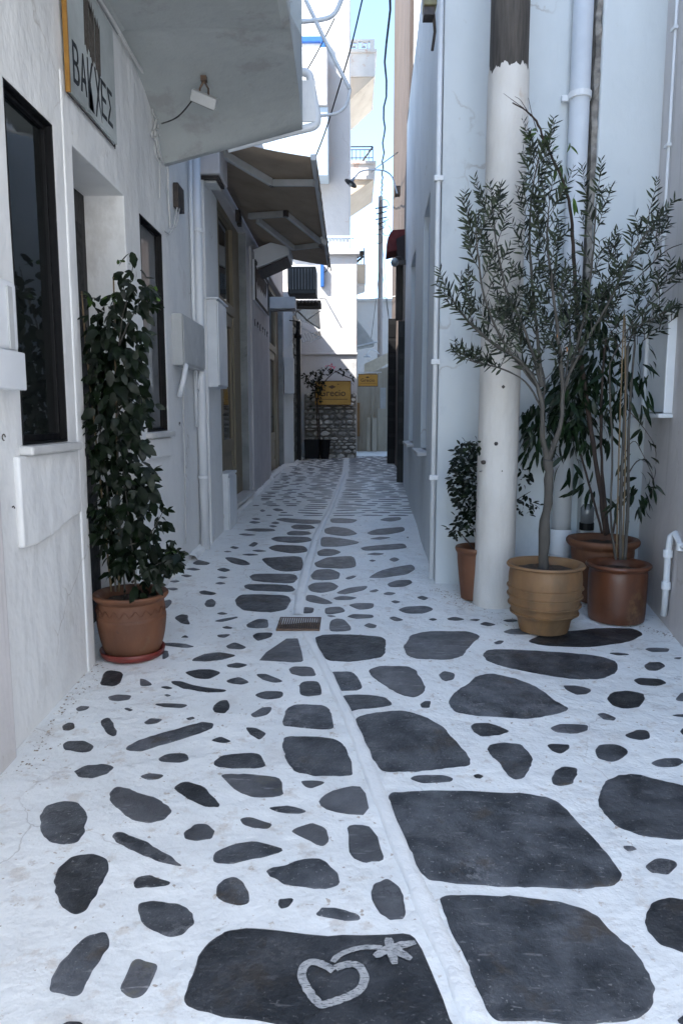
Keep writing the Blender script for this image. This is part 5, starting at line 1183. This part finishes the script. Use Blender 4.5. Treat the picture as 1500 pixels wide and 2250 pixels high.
lf_dark = leafmat('leaf_dark', (.0022, .0055, .0018), (.005, .011, .003), .42)
lf_olive = leafmat('leaf_olive', (.009, .014, .008), (.020, .027, .015), .5)
lf_long = leafmat('leaf_long', (.005, .013, .005), (.009, .021, .007), .34)
lf_new = leafmat('leaf_fresh', (.03, .065, .012), (.05, .09, .018))
bark = mk('olive_bark', (.085, .078, .068), (.05, .045, .038), .85, 14, ((30, .8, .006),), stretch=(1, 1, .3))
bark_b = mk('brown_bark', (.05, .032, .025), (.03, .02, .016), .8, 14, ((30, .6, .004),), stretch=(1, 1, .3))
cane = mk('bamboo_cane', (.17, .12, .06), (.11, .075, .04), .6, 9, ((30, .3, .002),), stretch=(1, 1, .2))
def leafmesh(name, L, W, mat, fold=.18, curve=.15, n=5, lobe=0):
    vs = []; fs = []
    for i in range(n+1):
        t = i/n; w_ = W/2*(math.sin(math.pi*min(1, t*.96+.04))**.8)*(1.12-.35*t); 
        if lobe and i not in (0, n): w_ *= 1+lobe*(1 if i % 2 else -1)
        if i == n: w_ = 0
        y_ = L*t; z_ = -curve*L*t*t
        vs += [(-w_, y_, z_+fold*w_), (0, y_, z_), (w_, y_, z_+fold*w_)]
    for i in range(n):
        a = 3*i
        fs += [(a, a+1, a+4, a+3), (a+1, a+2, a+5, a+4)]
    me = bpy.data.meshes.new(name); me.from_pydata(vs, [], fs); me.materials.append(mat); me.polygons.foreach_set('use_smooth', [True]*len(me.polygons)); return me
def trileaf(name, L, mat):
    vs = []; fs = []
    for ang, l_, w_ in ((0, L, L*.42), (1.0, L*.74, L*.34), (-1.0, L*.74, L*.34)):
        b = len(vs); ca, sa = math.cos(ang), math.sin(ang)
        for t, k in ((0, .0), (.25, .8), (.5, 1), (.75, .7), (1, 0)):
            for sd_ in (-1, 0, 1):
                x, y_, z_ = sd_*w_/2*k, l_*t, -.28*l_*t*t+.12*abs(sd_)*w_*k/2
                vs.append((x*ca+y_*sa, -x*sa+y_*ca, z_))
        for i in range(4):
            a = b+3*i; fs += [(a, a+1, a+4, a+3), (a+1, a+2, a+5, a+4)]
    me = bpy.data.meshes.new(name); me.from_pydata(vs, [], fs); me.materials.append(mat); me.polygons.foreach_set('use_smooth', [True]*len(me.polygons)); return me
def frame(p, d, up=Vector((0,0,1)), roll=0, s=1):
    d = Vector(d).normalized(); x = d.cross(up)
    if x.length < 1e-4: x = Vector((1,0,0))
    x.normalize(); z = x.cross(d)
    M = Matrix((x, d, z)).transposed().to_4x4()
    return Matrix.Translation(p) @ M @ Matrix.Rotation(roll, 4, 'Y') @ Matrix.Diagonal((s, s, s, 1))
def leafy(parent, meshes, pl, mat, cap=299, nm='leaf'):
    org = ORG[parent.name]; T = Matrix.Translation(-org)
    pl = sorted(pl, key=lambda a: (a[0].translation-EYE).length)
    # the nearest ones singly, the rest joined
    for M, k in pl[:cap]:
        o = bpy.data.objects.new(nm, meshes[k]); COL.objects.link(o); o.parent = parent; o.matrix_local = T @ M
    rest = pl[cap:]
    if rest:
        vs = []; fs = []
        for M, k in rest:
            me = meshes[k]; b = len(vs); A_ = T @ M
            vs += [tuple(A_ @ v.co) for v in me.vertices]; fs += [tuple(i+b for i in p.vertices) for p in me.polygons]
        me = bpy.data.meshes.new('foliage'); me.from_pydata(vs, [], fs); me.materials.append(mat); me.polygons.foreach_set('use_smooth', [True]*len(me.polygons))
        o = bpy.data.objects.new('foliage', me); COL.objects.link(o); o.parent = parent; o['kind'] = 'stuff'
def pot(kind, lab, c, prof, mat, n=56, wob=.012, ribs=None, soilz=-.05):
    """c = centre on the ground; prof = (radius, height) from the foot up to the rim"""
    t = thing('plant_pot', lab, 'plant pot', c)
    H = prof[-1][1]; R_ = prof[-1][0]
    inner = [(R_-.03, H-.004), (R_-.045, H-.03), (R_-.05, H+soilz)]
    s_ = []
    P = chaikin([(a, b) for a, b in prof], 0 if kind == 'r' else 1, False)
    mb = MB(); mb.lathe((c[0], c[1], c[2]), [(0, .004), (P[0][0], .0)]+P+inner, n, wob); mb.build('body', mat, t, smooth=True).modifiers.new('e', 'EDGE_SPLIT').split_angle = R(60)
    mb = MB(); vs = [(c[0], c[1], c[2]+H+soilz-.0)]; k = 30
    for r_ in (.35, .7, 1.0):
        for j in range(k): a_ = 2*math.pi*j/k; q = Vector((c[0]+(R_-.048)*r_*math.cos(a_), c[1]+(R_-.048)*r_*math.sin(a_), c[2]+H+soilz)); q.z += .016*noise.noise(q*18); vs.append(q)
    mb.add(vs, [(0, 1+j, 1+(j+1) % k) for j in range(k)]+[(1+r_*k+j, 1+(r_+1)*k+j, 1+(r_+1)*k+(j+1) % k, 1+r_*k+(j+1) % k) for r_ in (0, 1) for j in range(k)])
    mb.build('soil', soil, t, smooth=True)
    return t, Vector((c[0], c[1], c[2]+H+soilz))
def ground(x, y_): return Vector((x, y_, fl(x, y_)+.005))
def at(px, py, Y): return onY(px, py, Y)

# ribbed yellow pot of the olive
cA = onF(1200, 1384, .004); cA.x -= .022; yO = cA.y; HA = at(1201, 1236, yO).z-cA.z
k_ = HA/.47
ribs = [(.165,0),(.172,.02),(.185,.085),(.215,.115),(.236,.125),(.238,.132),(.226,.136),(.236,.18),(.252,.186),(.252,.192),(.240,.197),(.246,.243),(.260,.248),(.260,.254),(.248,.259),(.250,.303),(.262,.307),(.262,.313),(.250,.318),(.252,.36),(.250,.40),(.243,.435),(.244,.442),(.262,.447),(.270,.457),(.264,.468)]
tA, sA = pot('r', 'ribbed yellowish terracotta pot holding the olive tree, in front of the whitewashed pole', cA, [(a*.93, b*k_) for a, b in ribs], terra_y, wob=.016)
p_ = at(1157, 1318, 4.63); MB().obox(p_+Vector((0,.0,0)), (.010, 0, .004), (0, .004, 0), (-.003, 0, .006)).obox(p_+Vector((-.008,.0,-.014)), (.007, 0, .002), (0, .004, 0), (0, 0, .003)).build('paint_chip', metal_w, tA, bevel=.002)
# glazed right pot
cB = onF(1361, 1360, .004); cB.x -= .03; yB = cB.y; HB = at(1359, 1236, yB).z-cB.z
tB, sB = pot('g', 'tall dark glazed terracotta pot with canes, right of the ribbed pot', cB, [(.178, 0), (.184, .02), (.192, HB*.45), (.193, HB*.8), (.186, HB*.90), (.198, HB*.915), (.212, HB*.94), (.216, HB*.975), (.208, HB)], terra_d, wob=.02)
yC = yB+.42; cC = ground(at(1320, 1250, yC).x, yC); HC = at(1320, 1182, yC).z-cC.z
tC, sC = pot('c', 'wide red terracotta pot at the alcove back, half hidden by two front pots', cC, [(.15, 0), (.17, .03), (.21, HC*.5), (.225, HC*.78), (.222, HC*.86), (.24, HC*.88), (.258, HC*.92), (.262, HC*.97), (.25, HC)], terra)
cD = onF(1046, 1314, .004); HD = at(1046, 1200, cD.y).z-cD.z
tD, sD = pot('d', 'slim tapering terracotta pot behind the whitewashed pole', cD, [(.118, 0), (.12, .02), (.148, HD*.7), (.152, HD*.88), (.158, HD*.9), (.166, HD*.93), (.168, HD*.98), (.162, HD)], terra)
# big left pot on a saucer
cE = onF(293, 1438, .004); yE = cE.y; cE.z += .03; HE = at(291, 1300, yE).z-cE.z; s_ = HE/.44; g_ = .222
tE, sE = pot('e', 'large terracotta pot with incised zigzag band before the recessed black door', cE, [(.158, 0), (.165, .015*s_), (.186, .10*s_), (.199, .20*s_), (.203, .27*s_), (.197, .275*s_), (.199, .30*s_), (.193, .36*s_), (.190, .385*s_), (.204, .395*s_), (.217, .415*s_), (.221, .43*s_), (.214, .44*s_)], terra)
mb = MB(); pts = []
for j in range(61):
    a_ = -math.pi*.98+math.pi*j/60*.98; r_ = .2005; pts.append(cE+Vector((r_*math.cos(a_), r_*math.sin(a_), (.325+.022*math.sin(j*1.05))*s_-.0)))
MB().tube(pts, .0032, 5).build('zigzag', plain('incised_clay', (.13,.05,.025), .7), tE, smooth=True)
SC = thing('pot_saucer', 'dark red plastic saucer under the left pot', 'saucer', cE-Vector((0,0,.03)))
MB().lathe(cE-Vector((0,0,.03)), [(0, .002), (.175, 0), (.182, .01), (.190, .042), (.186, .044), (.174, .012), (0, .011)], 48).build('dish', plain('red_plastic', (.16,.022,.014), .4), SC, smooth=True)

# --- olive tree
OT = thing('olive_tree', 'slender olive tree with forked grey trunk and airy crown in the ribbed pot', 'olive tree', sA)
def P3(pts, Y0, dy=0): return [at(a, b, Y0+dy*i/(max(1, len(pts)-1))) for i, (a, b) in enumerate(pts)]
def limb(parent, pts, r0, r1, mat=bark, nm='branch'):
    P = chaikin([tuple(p) for p in pts], 2, False); n = len(P)
    return MB().tube([Vector(p)+Vector((noise.noise(Vector(p)*22), noise.noise(Vector(p)*22+Vector((5,5,5))), 0))*r0*.35 for p in P], [(r0+(r1-r0)*i/(n-1))*(1+.30*noise.noise(Vector(P[i])*17)) for i in range(n)], 8).build(nm, mat, parent, smooth=True)
mO = [leafmesh('olive_leaf', L, W, lf_olive, .25, c_, 4) for L, W, c_ in ((.074, .015, .1), (.060, .0155, .25), (.084, .0155, .0))]
mOn = leafmesh('olive_leaf_new', .055, .014, lf_new, .2, .1, 4)
def twig(pl, mb, p, d, L, r=.0028, gap=.017, nm=3, up=.15, first=.1):
    d = Vector(d).normalized(); n = int(L/gap); q = p.copy(); pts = [q.copy()]; side = rnd.random()*6
    for i in range(n):
        d = (d+Vector((rnd.gauss(0, .06), rnd.gauss(0, .06), rnd.gauss(up*.25, .05)))).normalized(); q = q+d*gap; pts.append(q.copy())
        if i*gap < L*first: continue
        side += 1.57+rnd.gauss(0, .3); x = d.cross(Vector((.3, .2, 1))).normalized(); z = x.cross(d)
        for k in (0, 1):
            if rnd.random() < .12: continue
            a_ = side+k*math.pi; s_ = x*math.cos(a_)+z*math.sin(a_); ld = d*rnd.uniform(.45, .95)+s_*rnd.uniform(.6, 1.0)
            sc = (1-.45*(i/n)**2)*rnd.uniform(.75, 1.2); pl.append((frame(q, ld, up=s_.cross(d)+Vector((0,0,.6)), roll=rnd.gauss(0, .6), s=sc), rnd.randrange(nm)))
    mb.tube(pts, [r*(1-.7*i/len(pts)) for i in range(len(pts))], 4)
def branchy(pl, mb, pts, t0, t1, n, Lr, nm=3, sidelean=.9, up=.5, yj=.35, **kw):
    P = [Vector(p) for p in chaikin([tuple(p) for p in pts], 3, False)]; m = len(P)
    for k in range(n):
        t = t0+(t1-t0)*(k+rnd.random()*.7)/n; i = min(m-2, int(t*(m-1))); p = P[i]; d = (P[i+1]-P[i]).normalized()
        sg = 1 if k % 2 else -1; s_ = Vector((sg*rnd.uniform(.5, 1)*sidelean, rnd.gauss(0, yj), rnd.uniform(0, up)))
        twig(pl, mb, p, d*.8+s_, rnd.uniform(*Lr), nm=nm, **kw)
    twig(pl, mb, P[-1], P[-1]-P[-3], rnd.uniform(*Lr), nm=nm, **kw)
base = Vector((at(1190, 1238, yO).x, yO, sA.z-.03))
fork = at(1203, 1010, yO-.02)
limb(OT, [base, at(1196, 1150, yO), at(1207, 1080, yO-.03), fork], .036, .028, nm='trunk')
limbs = [
 ([(1203,1012),(1190,960),(1192,905),(1183,850),(1150,795),(1080,755),(1020,700),(995,660)], -.10, .020, .45, 15),
 ([(1186,860),(1140,800),(1090,730),(1058,640),(1050,560),(1045,515)], -.22, .010, .32, 15),
 ([(1188,850),(1160,740),(1110,640),(1090,540),(1082,460)], .06, .010, .3, 15),
 ([(1190,850),(1178,720),(1166,600),(1160,500),(1172,390),(1182,350)], .1, .012, .22, 28),
 ([(1203,1012),(1232,940),(1236,860),(1228,760),(1215,640),(1200,540),(1205,460)], -.1, .019, .42, 24),
 ([(1235,870),(1262,780),(1285,690),(1298,600),(1305,520),(1308,450)], .0, .010, .3, 14),
 ([(1236,850),(1280,760),(1340,660),(1380,570),(1420,510)], -.15, .010, .35, 17),
 ([(1190,900),(1160,840),(1110,812),(1065,800),(1040,795)], -.3, .006, .5, 9),
 ([(1236,860),(1250,780),(1252,700),(1230,640)], .2, .007, .3, 12),
 ([(1190,900),(1200,820),(1150,740),(1120,700)], .2, .007, .3, 14),
]
pl = []; mb = MB()
for pts, dy, r0, t0, n in limbs:
    pts3 = P3(pts, yO, dy); limb(OT, pts3, r0, .004); branchy(pl, mb, pts3, t0, 1.0, int(n*1.05), (.12, .30))
for (px, py) in ((965,645),(985,600),(1160,320),(1320,420),(1302,430)):
    pass
mb.build('twigs', bark, OT, smooth=True, kind='stuff')
og = plain('orange_leaf', (.45, .17, .02), .6)
for q_, s_ in (((1243, 762), 1.0), ((1222, 735), .6)):
    o = bpy.data.objects.new('withered_leaf', leafmesh('withered_leaf', .035*s_, .024*s_, og, .3, .3, 4)); COL.objects.link(o); o.parent = OT; o.matrix_local = Matrix.Translation(-ORG[OT.name]) @ frame(at(*q_, yO-.3), Vector((.3, -.2, -1)))
leafy(OT, mO, pl, lf_olive)
# tall bare-stemmed shrub from the rear pot
ST = thing('tall_shrub', 'tall dark-stemmed shrub with drooping broad leaves rooted in the rear terracotta pot', 'shrub', sC)
mL = [leafmesh('broad_leaf', L, W, lf_long, .22, c_, 5) for L, W, c_ in ((.13, .034, .25), (.11, .032, .45), (.15, .034, .15))]
mLn = [leafmesh('broad_leaf_new', .10, .028, lf_new, .22, .4, 5)]
stems = [
 ([(1330,1175),(1318,1080),(1300,960),(1282,840),(1268,720),(1262,600),(1256,500),(1248,430),(1225,370),(1195,310),(1180,268),(1160,245),(1125,225)], -.75, .019, .003),
 ([(1335,1172),(1322,1050),(1318,930),(1322,830),(1330,740)], -.3, .016, .006),
 ([(1322,1172),(1290,1050),(1262,960),(1230,910),(1200,905)], .05, .010, .004),
 ([(1345,1172),(1360,1080),(1395,1010),(1420,1010)], .0, .008, .003),
 ([(1180,290),(1172,268),(1165,240),(1160,215)], 0, .003, .0015),
]
for i, (pts, dy, a_, b_) in enumerate(stems): limb(ST, P3(pts, yC if i < 4 else 4.68, dy), a_, b_, bark_b, 'stem')
for pts in ([(1150,238),(1128,222),(1105,205)], [(1165,255),(1152,235),(1142,218),(1130,212)], [(1190,310),(1208,300),(1220,285)], [(1256,390),(1272,375),(1286,355)]): limb(ST, P3(pts, 4.72), .003, .001, bark_b, 'stem')
pl = []
def cluster(pl, cx_, cy_, rx, ry, Y, n, nm=3, droop=.8, dyr=.12, s=(.7, 1.15), out=.7):
    for _ in range(n):
        a_ = rnd.random()*6.28; q = math.sqrt(rnd.random()); px, py = cx_+rx*q*math.cos(a_), cy_+ry*q*math.sin(a_)
        p = at(px, py, Y+rnd.uniform(-dyr, dyr)); d = Vector((math.cos(a_)*out+rnd.gauss(0, .3), rnd.gauss(-.1, .45), -droop+rnd.gauss(0, .35)))
        pl.append((frame(p, d, up=Vector((rnd.gauss(0,.3), -.5, 1)), roll=rnd.gauss(0, .5), s=rnd.uniform(*s)), rnd.randrange(nm)))
cluster(pl, 1195, 925, 55, 45, 5.3, 75, droop=1.0); cluster(pl, 1180, 975, 35, 45, 5.3, 40, droop=1.1); cluster(pl, 1255, 870, 55, 80, 5.25, 190, dyr=.2); cluster(pl, 1290, 930, 60, 65, 5.3, 75, dyr=.2)
cluster(pl, 1260, 700, 45, 70, 5.1, 32); cluster(pl, 1310, 790, 50, 90, 5.15, 110, dyr=.2); cluster(pl, 1405, 1075, 30, 45, 5.2, 22, droop=.6); cluster(pl, 1255, 990, 45, 50, 5.25, 26); cluster(pl, 1300, 1060, 60, 50, 5.3, 16); cluster(pl, 1420, 960, 25, 40, 5.2, 6); cluster(pl, 1395, 1010, 40, 40, 5.2, 8)
cluster(pl, 1315, 650, 30, 30, 5.0, 10)
leafy(ST, mL, pl, lf_long, 290)
pl2 = []; cluster(pl2, 1185, 305, 14, 22, 4.72, 9, 1, .2, .03, (.6, 1.0), .9); cluster(pl2, 1228, 385, 12, 26, 4.8, 7, 1, 1.2, .03, (.7, 1.15), .3); cluster(pl2, 1240, 320, 18, 10, 4.75, 4, 1, .1, .03, (.5, .8), .8); cluster(pl2, 1255, 440, 10, 30, 4.8, 4, 1, 1.0, .03, (.7, 1.0), .4)
leafy(ST, mLn, pl2, lf_new, nm='fresh_leaf')
# caned plant in the right pot
CP_ = thing('caned_shrub', 'bamboo-staked shrub with upright narrow leaves growing in the dark glazed pot', 'shrub', sB)

for i, (pts, a_, b_, m_, dy, nm_) in enumerate([([(1362,1230),(1362,1100),(1372,900),(1378,760)], .012, .010, bark, .0, 'stem'), ([(1372,1230),(1380,1080),(1378,960),(1388,830),(1395,720)], .013, .006, bark, .08, 'stem'), ([(1352,1230),(1338,1140),(1346,1000),(1340,900),(1338,800)], .008, .005, bark, -.05, 'stem'), ([(1353,1230),(1358,1000),(1366,780),(1370,690)], .0055, .005, cane, -.08, 'cane'), ([(1366,1230),(1374,1000),(1372,820),(1372,700)], .0055, .005, cane, -.02, 'cane'),
    ([(1338,800),(1358,760),(1400,690),(1450,650),(1500,610)], .006, .002, bark, -.1, 'stem'), ([(1330,705),(1370,640),(1420,590),(1462,548),(1500,535)], .0035, .0025, bark_b, 0, 'stem'), ([(1378,760),(1400,700),(1440,640),(1480,600),(1520,600)], .006, .002, bark, -.1, 'stem'), ([(1300,760),(1350,735),(1400,715),(1440,700)], .004, .002, bark, -.1, 'stem'),
    ([(1370,1000),(1392,960),(1412,1000),(1440,1060),(1425,1090)], .003, .0015, bark_b, .0, 'stem'), ([(1378,900),(1410,935),(1440,980),(1440,1020)], .003, .0015, bark_b, .0, 'stem')]):
    limb(CP_, P3(pts, yB, dy), a_, b_, m_, nm_)
pl = []; mb = MB()
for pts, dy, n, t0 in (([(1378,800),(1400,700),(1440,640),(1480,600),(1510,598)], -.1, 16, .2), ([(1388,830),(1395,720),(1400,640),(1430,560),(1440,520)], .05, 12, .35), ([(1350,770),(1400,715),(1450,690)], -.1, 9, .2), ([(1338,800),(1340,700),(1330,620),(1345,560)], -.05, 12, .2), ([(1370,780),(1350,690),(1300,650)], .1, 9, .1), ([(1395,760),(1440,730),(1480,700)], .0, 8, .1)):
    branchy(pl, mb, P3(pts, yB, dy), t0, 1, n, (.09, .2))
mb.build('twigs', bark_b, CP_, smooth=True, kind='stuff')
leafy(CP_, mO, pl, lf_olive, 200)
pl = []; mL2 = [leafmesh('long_leaf', L, W, lf_long, .2, c_, 5) for L, W, c_ in ((.13, .026, .3), (.15, .028, .2), (.11, .026, .45))]
cluster(pl, 1390, 865, 38, 35, 4.95, 26, droop=1.3, out=.5); cluster(pl, 1345, 900, 22, 30, 4.95, 8, droop=1.3, out=.3); cluster(pl, 1395, 790, 40, 50, 5.0, 26, droop=.9); cluster(pl, 1350, 830, 35, 60, 5.1, 30); cluster(pl, 1395, 1100, 20, 25, 5.0, 9, droop=1.1); cluster(pl, 1435, 1045, 8, 30, 5.0, 4, droop=1.2, out=.2); cluster(pl, 1300, 700, 60, 40, 4.95, 18); cluster(pl, 1355, 1105, 12, 20, 4.9, 5)
leafy(CP_, mL2, pl, lf_long, 99, 'long_leaf')
# round bush behind the pole
RB = thing('round_bush', 'small dark round-leaved bush in the slim pot behind the whitewashed pole', 'bush', sD)
yD = cD.y
for pts in ([(1046,1215),(1050,1150),(1040,1080),(1030,1020)], [(1046,1215),(1060,1140),(1080,1060),(1070,1000)], [(1048,1215),(1090,1140),(1130,1100),(1165,1080)], [(1046,1215),(1020,1180),(1000,1165)]): limb(RB, P3(pts, yD), .007, .002, bark_b, 'stem')
mR = [leafmesh('round_leaf', L, W, lf_dark, .15, c_, 4) for L, W, c_ in ((.052, .030, .1), (.046, .027, .2))]
pl = []
cluster(pl, 1050, 1055, 62, 85, yD, 900, 2, .1, .2, (.7, 1.15), .9); cluster(pl, 1025, 1000, 28, 30, yD, 60, 2, .0, .1); cluster(pl, 1060, 985, 40, 20, yD, 50, 2, .0, .1); cluster(pl, 1010, 1165, 30, 22, yD, 45, 2, .0, .1); cluster(pl, 1035, 1140, 40, 25, yD, 70, 2, .2, .1); cluster(pl, 1145, 1050, 20, 22, yD, 22, 2, .3, .08); cluster(pl, 1152, 1115, 22, 30, yD, 32, 2, .3, .08); cluster(pl, 1178, 1112, 8, 8, yD, 4, 2, .3, .05)
leafy(RB, mR, pl, lf_dark, 290)
# big climbing plant in the left pot
BP = thing('climbing_plant', 'tall bushy climbing plant with dark lobed leaves tied to canes in the left pot', 'climbing plant', sE)
for i, pts in enumerate(([(262,1300),(258,1000),(252,700),(250,610)], [(245,1300),(215,1000),(188,750),(180,640)])): limb(BP, P3(pts, yE, .0 if i == 0 else -.05), .006, .005, cane, 'cane')
for pts in ([(275,1300),(262,1150),(258,900),(262,720),(285,640),(292,585)], [(300,1300),(285,1150),(262,950),(255,760),(250,640)], [(255,1300),(240,1100),(215,900),(205,760),(178,670),(155,655)], [(262,760),(290,690),(325,655),(345,640)], [(280,1200),(330,1180),(360,1120)], [(290,1280),(340,1240),(400,1220)], [(250,1180),(200,1160),(170,1158)], [(262,900),(310,850),(330,880)]): limb(BP, P3(pts, yE-.02), .006, .002, bark, 'stem')
mC = [leafmesh('lobed_leaf', L, W, lf_dark, .12, c_, 6, lo_) for L, W, c_, lo_ in ((.085, .052, .3, .10), (.072, .048, .45, .12), (.095, .055, .2, .08))]
mC[1] = trileaf('three_lobed_leaf', .088, lf_dark)
mCn = [leafmesh('lobed_leaf_new', .05, .032, lf_new, .15, .2, 6, .1)]
pl = []
outl = [(575,283,300,3),(610,258,315,9),(650,228,345,30),(700,170,335,42),(750,165,330,64),(800,165,325,76),(850,165,330,80),(900,170,335,80),(950,178,330,80),(1000,170,335,76),(1050,180,345,72),(1100,190,350,62),(1150,170,372,62),(1200,215,375,58),(1250,230,395,58),(1285,235,365,36)]
for (py, xa_, xb_, n) in outl:
    for _ in range(int(n*1.0)):
        u = rnd.betavariate(1.35, 1.35); q = py+rnd.uniform(-28, 28); w_n = 1+.28*noise.noise(Vector((q*.045, 3 if u > .5 else 8, 0))); px = (xa_+xb_)/2+(xb_-xa_)*(u-.5)*w_n*.9; q = q if q < 1262 or rnd.random() < .35 else q-60; side = (u-.5)*2
        Y_ = yE+rnd.uniform(-.20, .16); p = at(px, q, Y_)
        p.x = max(p.x, LX+.035)
        d = Vector((side*.8+rnd.gauss(0, .35), rnd.gauss(-.25, .4), rnd.gauss(-.75, .35)))
        pl.append((frame(p, d, up=Vector((side*.4, -.6, .8)), roll=rnd.gauss(0, .5), s=rnd.uniform(.5, 1.2)), rnd.randrange(3)))
for (px, py, n, r_) in ((385, 1218, 12, 14), (350, 1240, 12, 25), (360, 1115, 6, 12), (335, 1050, 6, 14), (165, 1155, 6, 10), (320, 640, 12, 22), (165, 650, 5, 10), (150, 655, 3, 5), (330, 660, 5, 12), (355, 1150, 6, 15), (330, 895, 4, 10)):
    for _ in range(n):
        p = at(px+rnd.gauss(0, r_*.7), py+rnd.gauss(0, r_*.7), yE+rnd.uniform(-.1, .1)); p.x = max(p.x, LX+.03)
        pl.append((frame(p, Vector((rnd.gauss(.3 if px > 250 else -.3, .5), rnd.gauss(-.2, .4), rnd.gauss(-.3, .4))), up=Vector((0, -.5, .8)), roll=rnd.gauss(0, .5), s=rnd.uniform(.5, .95)), rnd.randrange(3)))
leafy(BP, mC, pl, lf_dark, 290)
pl = []; cluster(pl, 152, 648, 6, 6, yE-.05, 3, 1, .1, .02); cluster(pl, 238, 655, 10, 4, yE-.1, 4, 1, .1, .02); cluster(pl, 338, 640, 8, 12, yE, 5, 1, .6, .05); cluster(pl, 375, 1215, 18, 6, yE, 5, 1, .1, .05); cluster(pl, 275, 580, 12, 8, yE, 3, 1, 0, .05)
for M, k in pl: M.translation.x = max(M.translation.x, LX+.03)
leafy(BP, mCn, pl, lf_new, nm='fresh_leaf')
# planters and creeper at the stone wall
yP = 18.45; p0, p1 = onY(668, 1003, yP), onY(721, 966, yP); zg = fl(-.9, yP)
t = thing('planter', 'black rectangular planter at the foot of the stone wall, further left', 'planter', (p0.x+.2, yP, zg)); 
MB().prism([(p0.x+.02, yP, zg), (onY(697,0,yP).x-.01, yP, zg), (onY(697,0,yP).x, yP, p1.z), (p0.x, yP, p1.z)], (0, .3, 0)).build('box', black_m, t, bevel=.015)
x0_ = onY(698,0,yP-.1).x; t2 = thing('planter', 'black tapering pot standing right of the black planter under the creeper', 'planter', (x0_+.13, yP, zg))
MB().lathe((x0_+.13, yP-.02, zg), [(0, 0), (.10, 0), (.145, p1.z-zg-.03), (.155, p1.z-zg-.03), (.155, p1.z-zg), (.12, p1.z-zg), (0, p1.z-zg-.03)], 20).build('pot', black_m, t2)
BG = thing('bougainvillea', 'thin creeper with a few pink flowers climbing round the larger ochre sign', 'creeper', (p0.x+.3, yP, p1.z))
for pts in ([(703,966),(700,900),(690,860),(698,830),(715,812)], [(700,966),(694,900),(702,850),(735,815),(760,812)], [(690,860),(680,840),(668,820)], [(702,850),(675,838)], [(715,812),(722,802)], [(735,815),(765,830),(776,832)]): limb(BG, P3(pts, 18.5), .016, .006, bark_b, 'stem')
mG = [leafmesh('creeper_leaf', .11, .06, lf_dark, .15, .2, 4), leafmesh('creeper_leaf_b', .09, .055, lf_long, .15, .2, 4)]
pl = []; 
for (cx_, cy_, rx, ry, n) in ((685,828,20,14,75), (700,845,12,12,50), (695,870,10,18,45), (715,815,14,8,26), (740,813,18,5,15), (757,818,14,5,7), (690,905,8,14,8), (770,838,5,14,6), (676,840,8,10,20)): cluster(pl, cx_, cy_, rx, ry, 18.5, n, 2, .3, .06, (.6, 1.1), .8)
leafy(BG, mG, pl, lf_dark, 280)
pk = plain('pink_petal', (.55, .04, .12), .6); mP = [leafmesh('petal', .08, .06, pk, .2, .1, 3)]
pl = []; cluster(pl, 728, 806, 6, 4, 18.45, 9, 1, 0, .02, (.6, 1)); cluster(pl, 721, 803, 3, 3, 18.45, 3, 1, 0, .02, (.6, 1)); leafy(BG, mP, pl, pk, nm='petal')
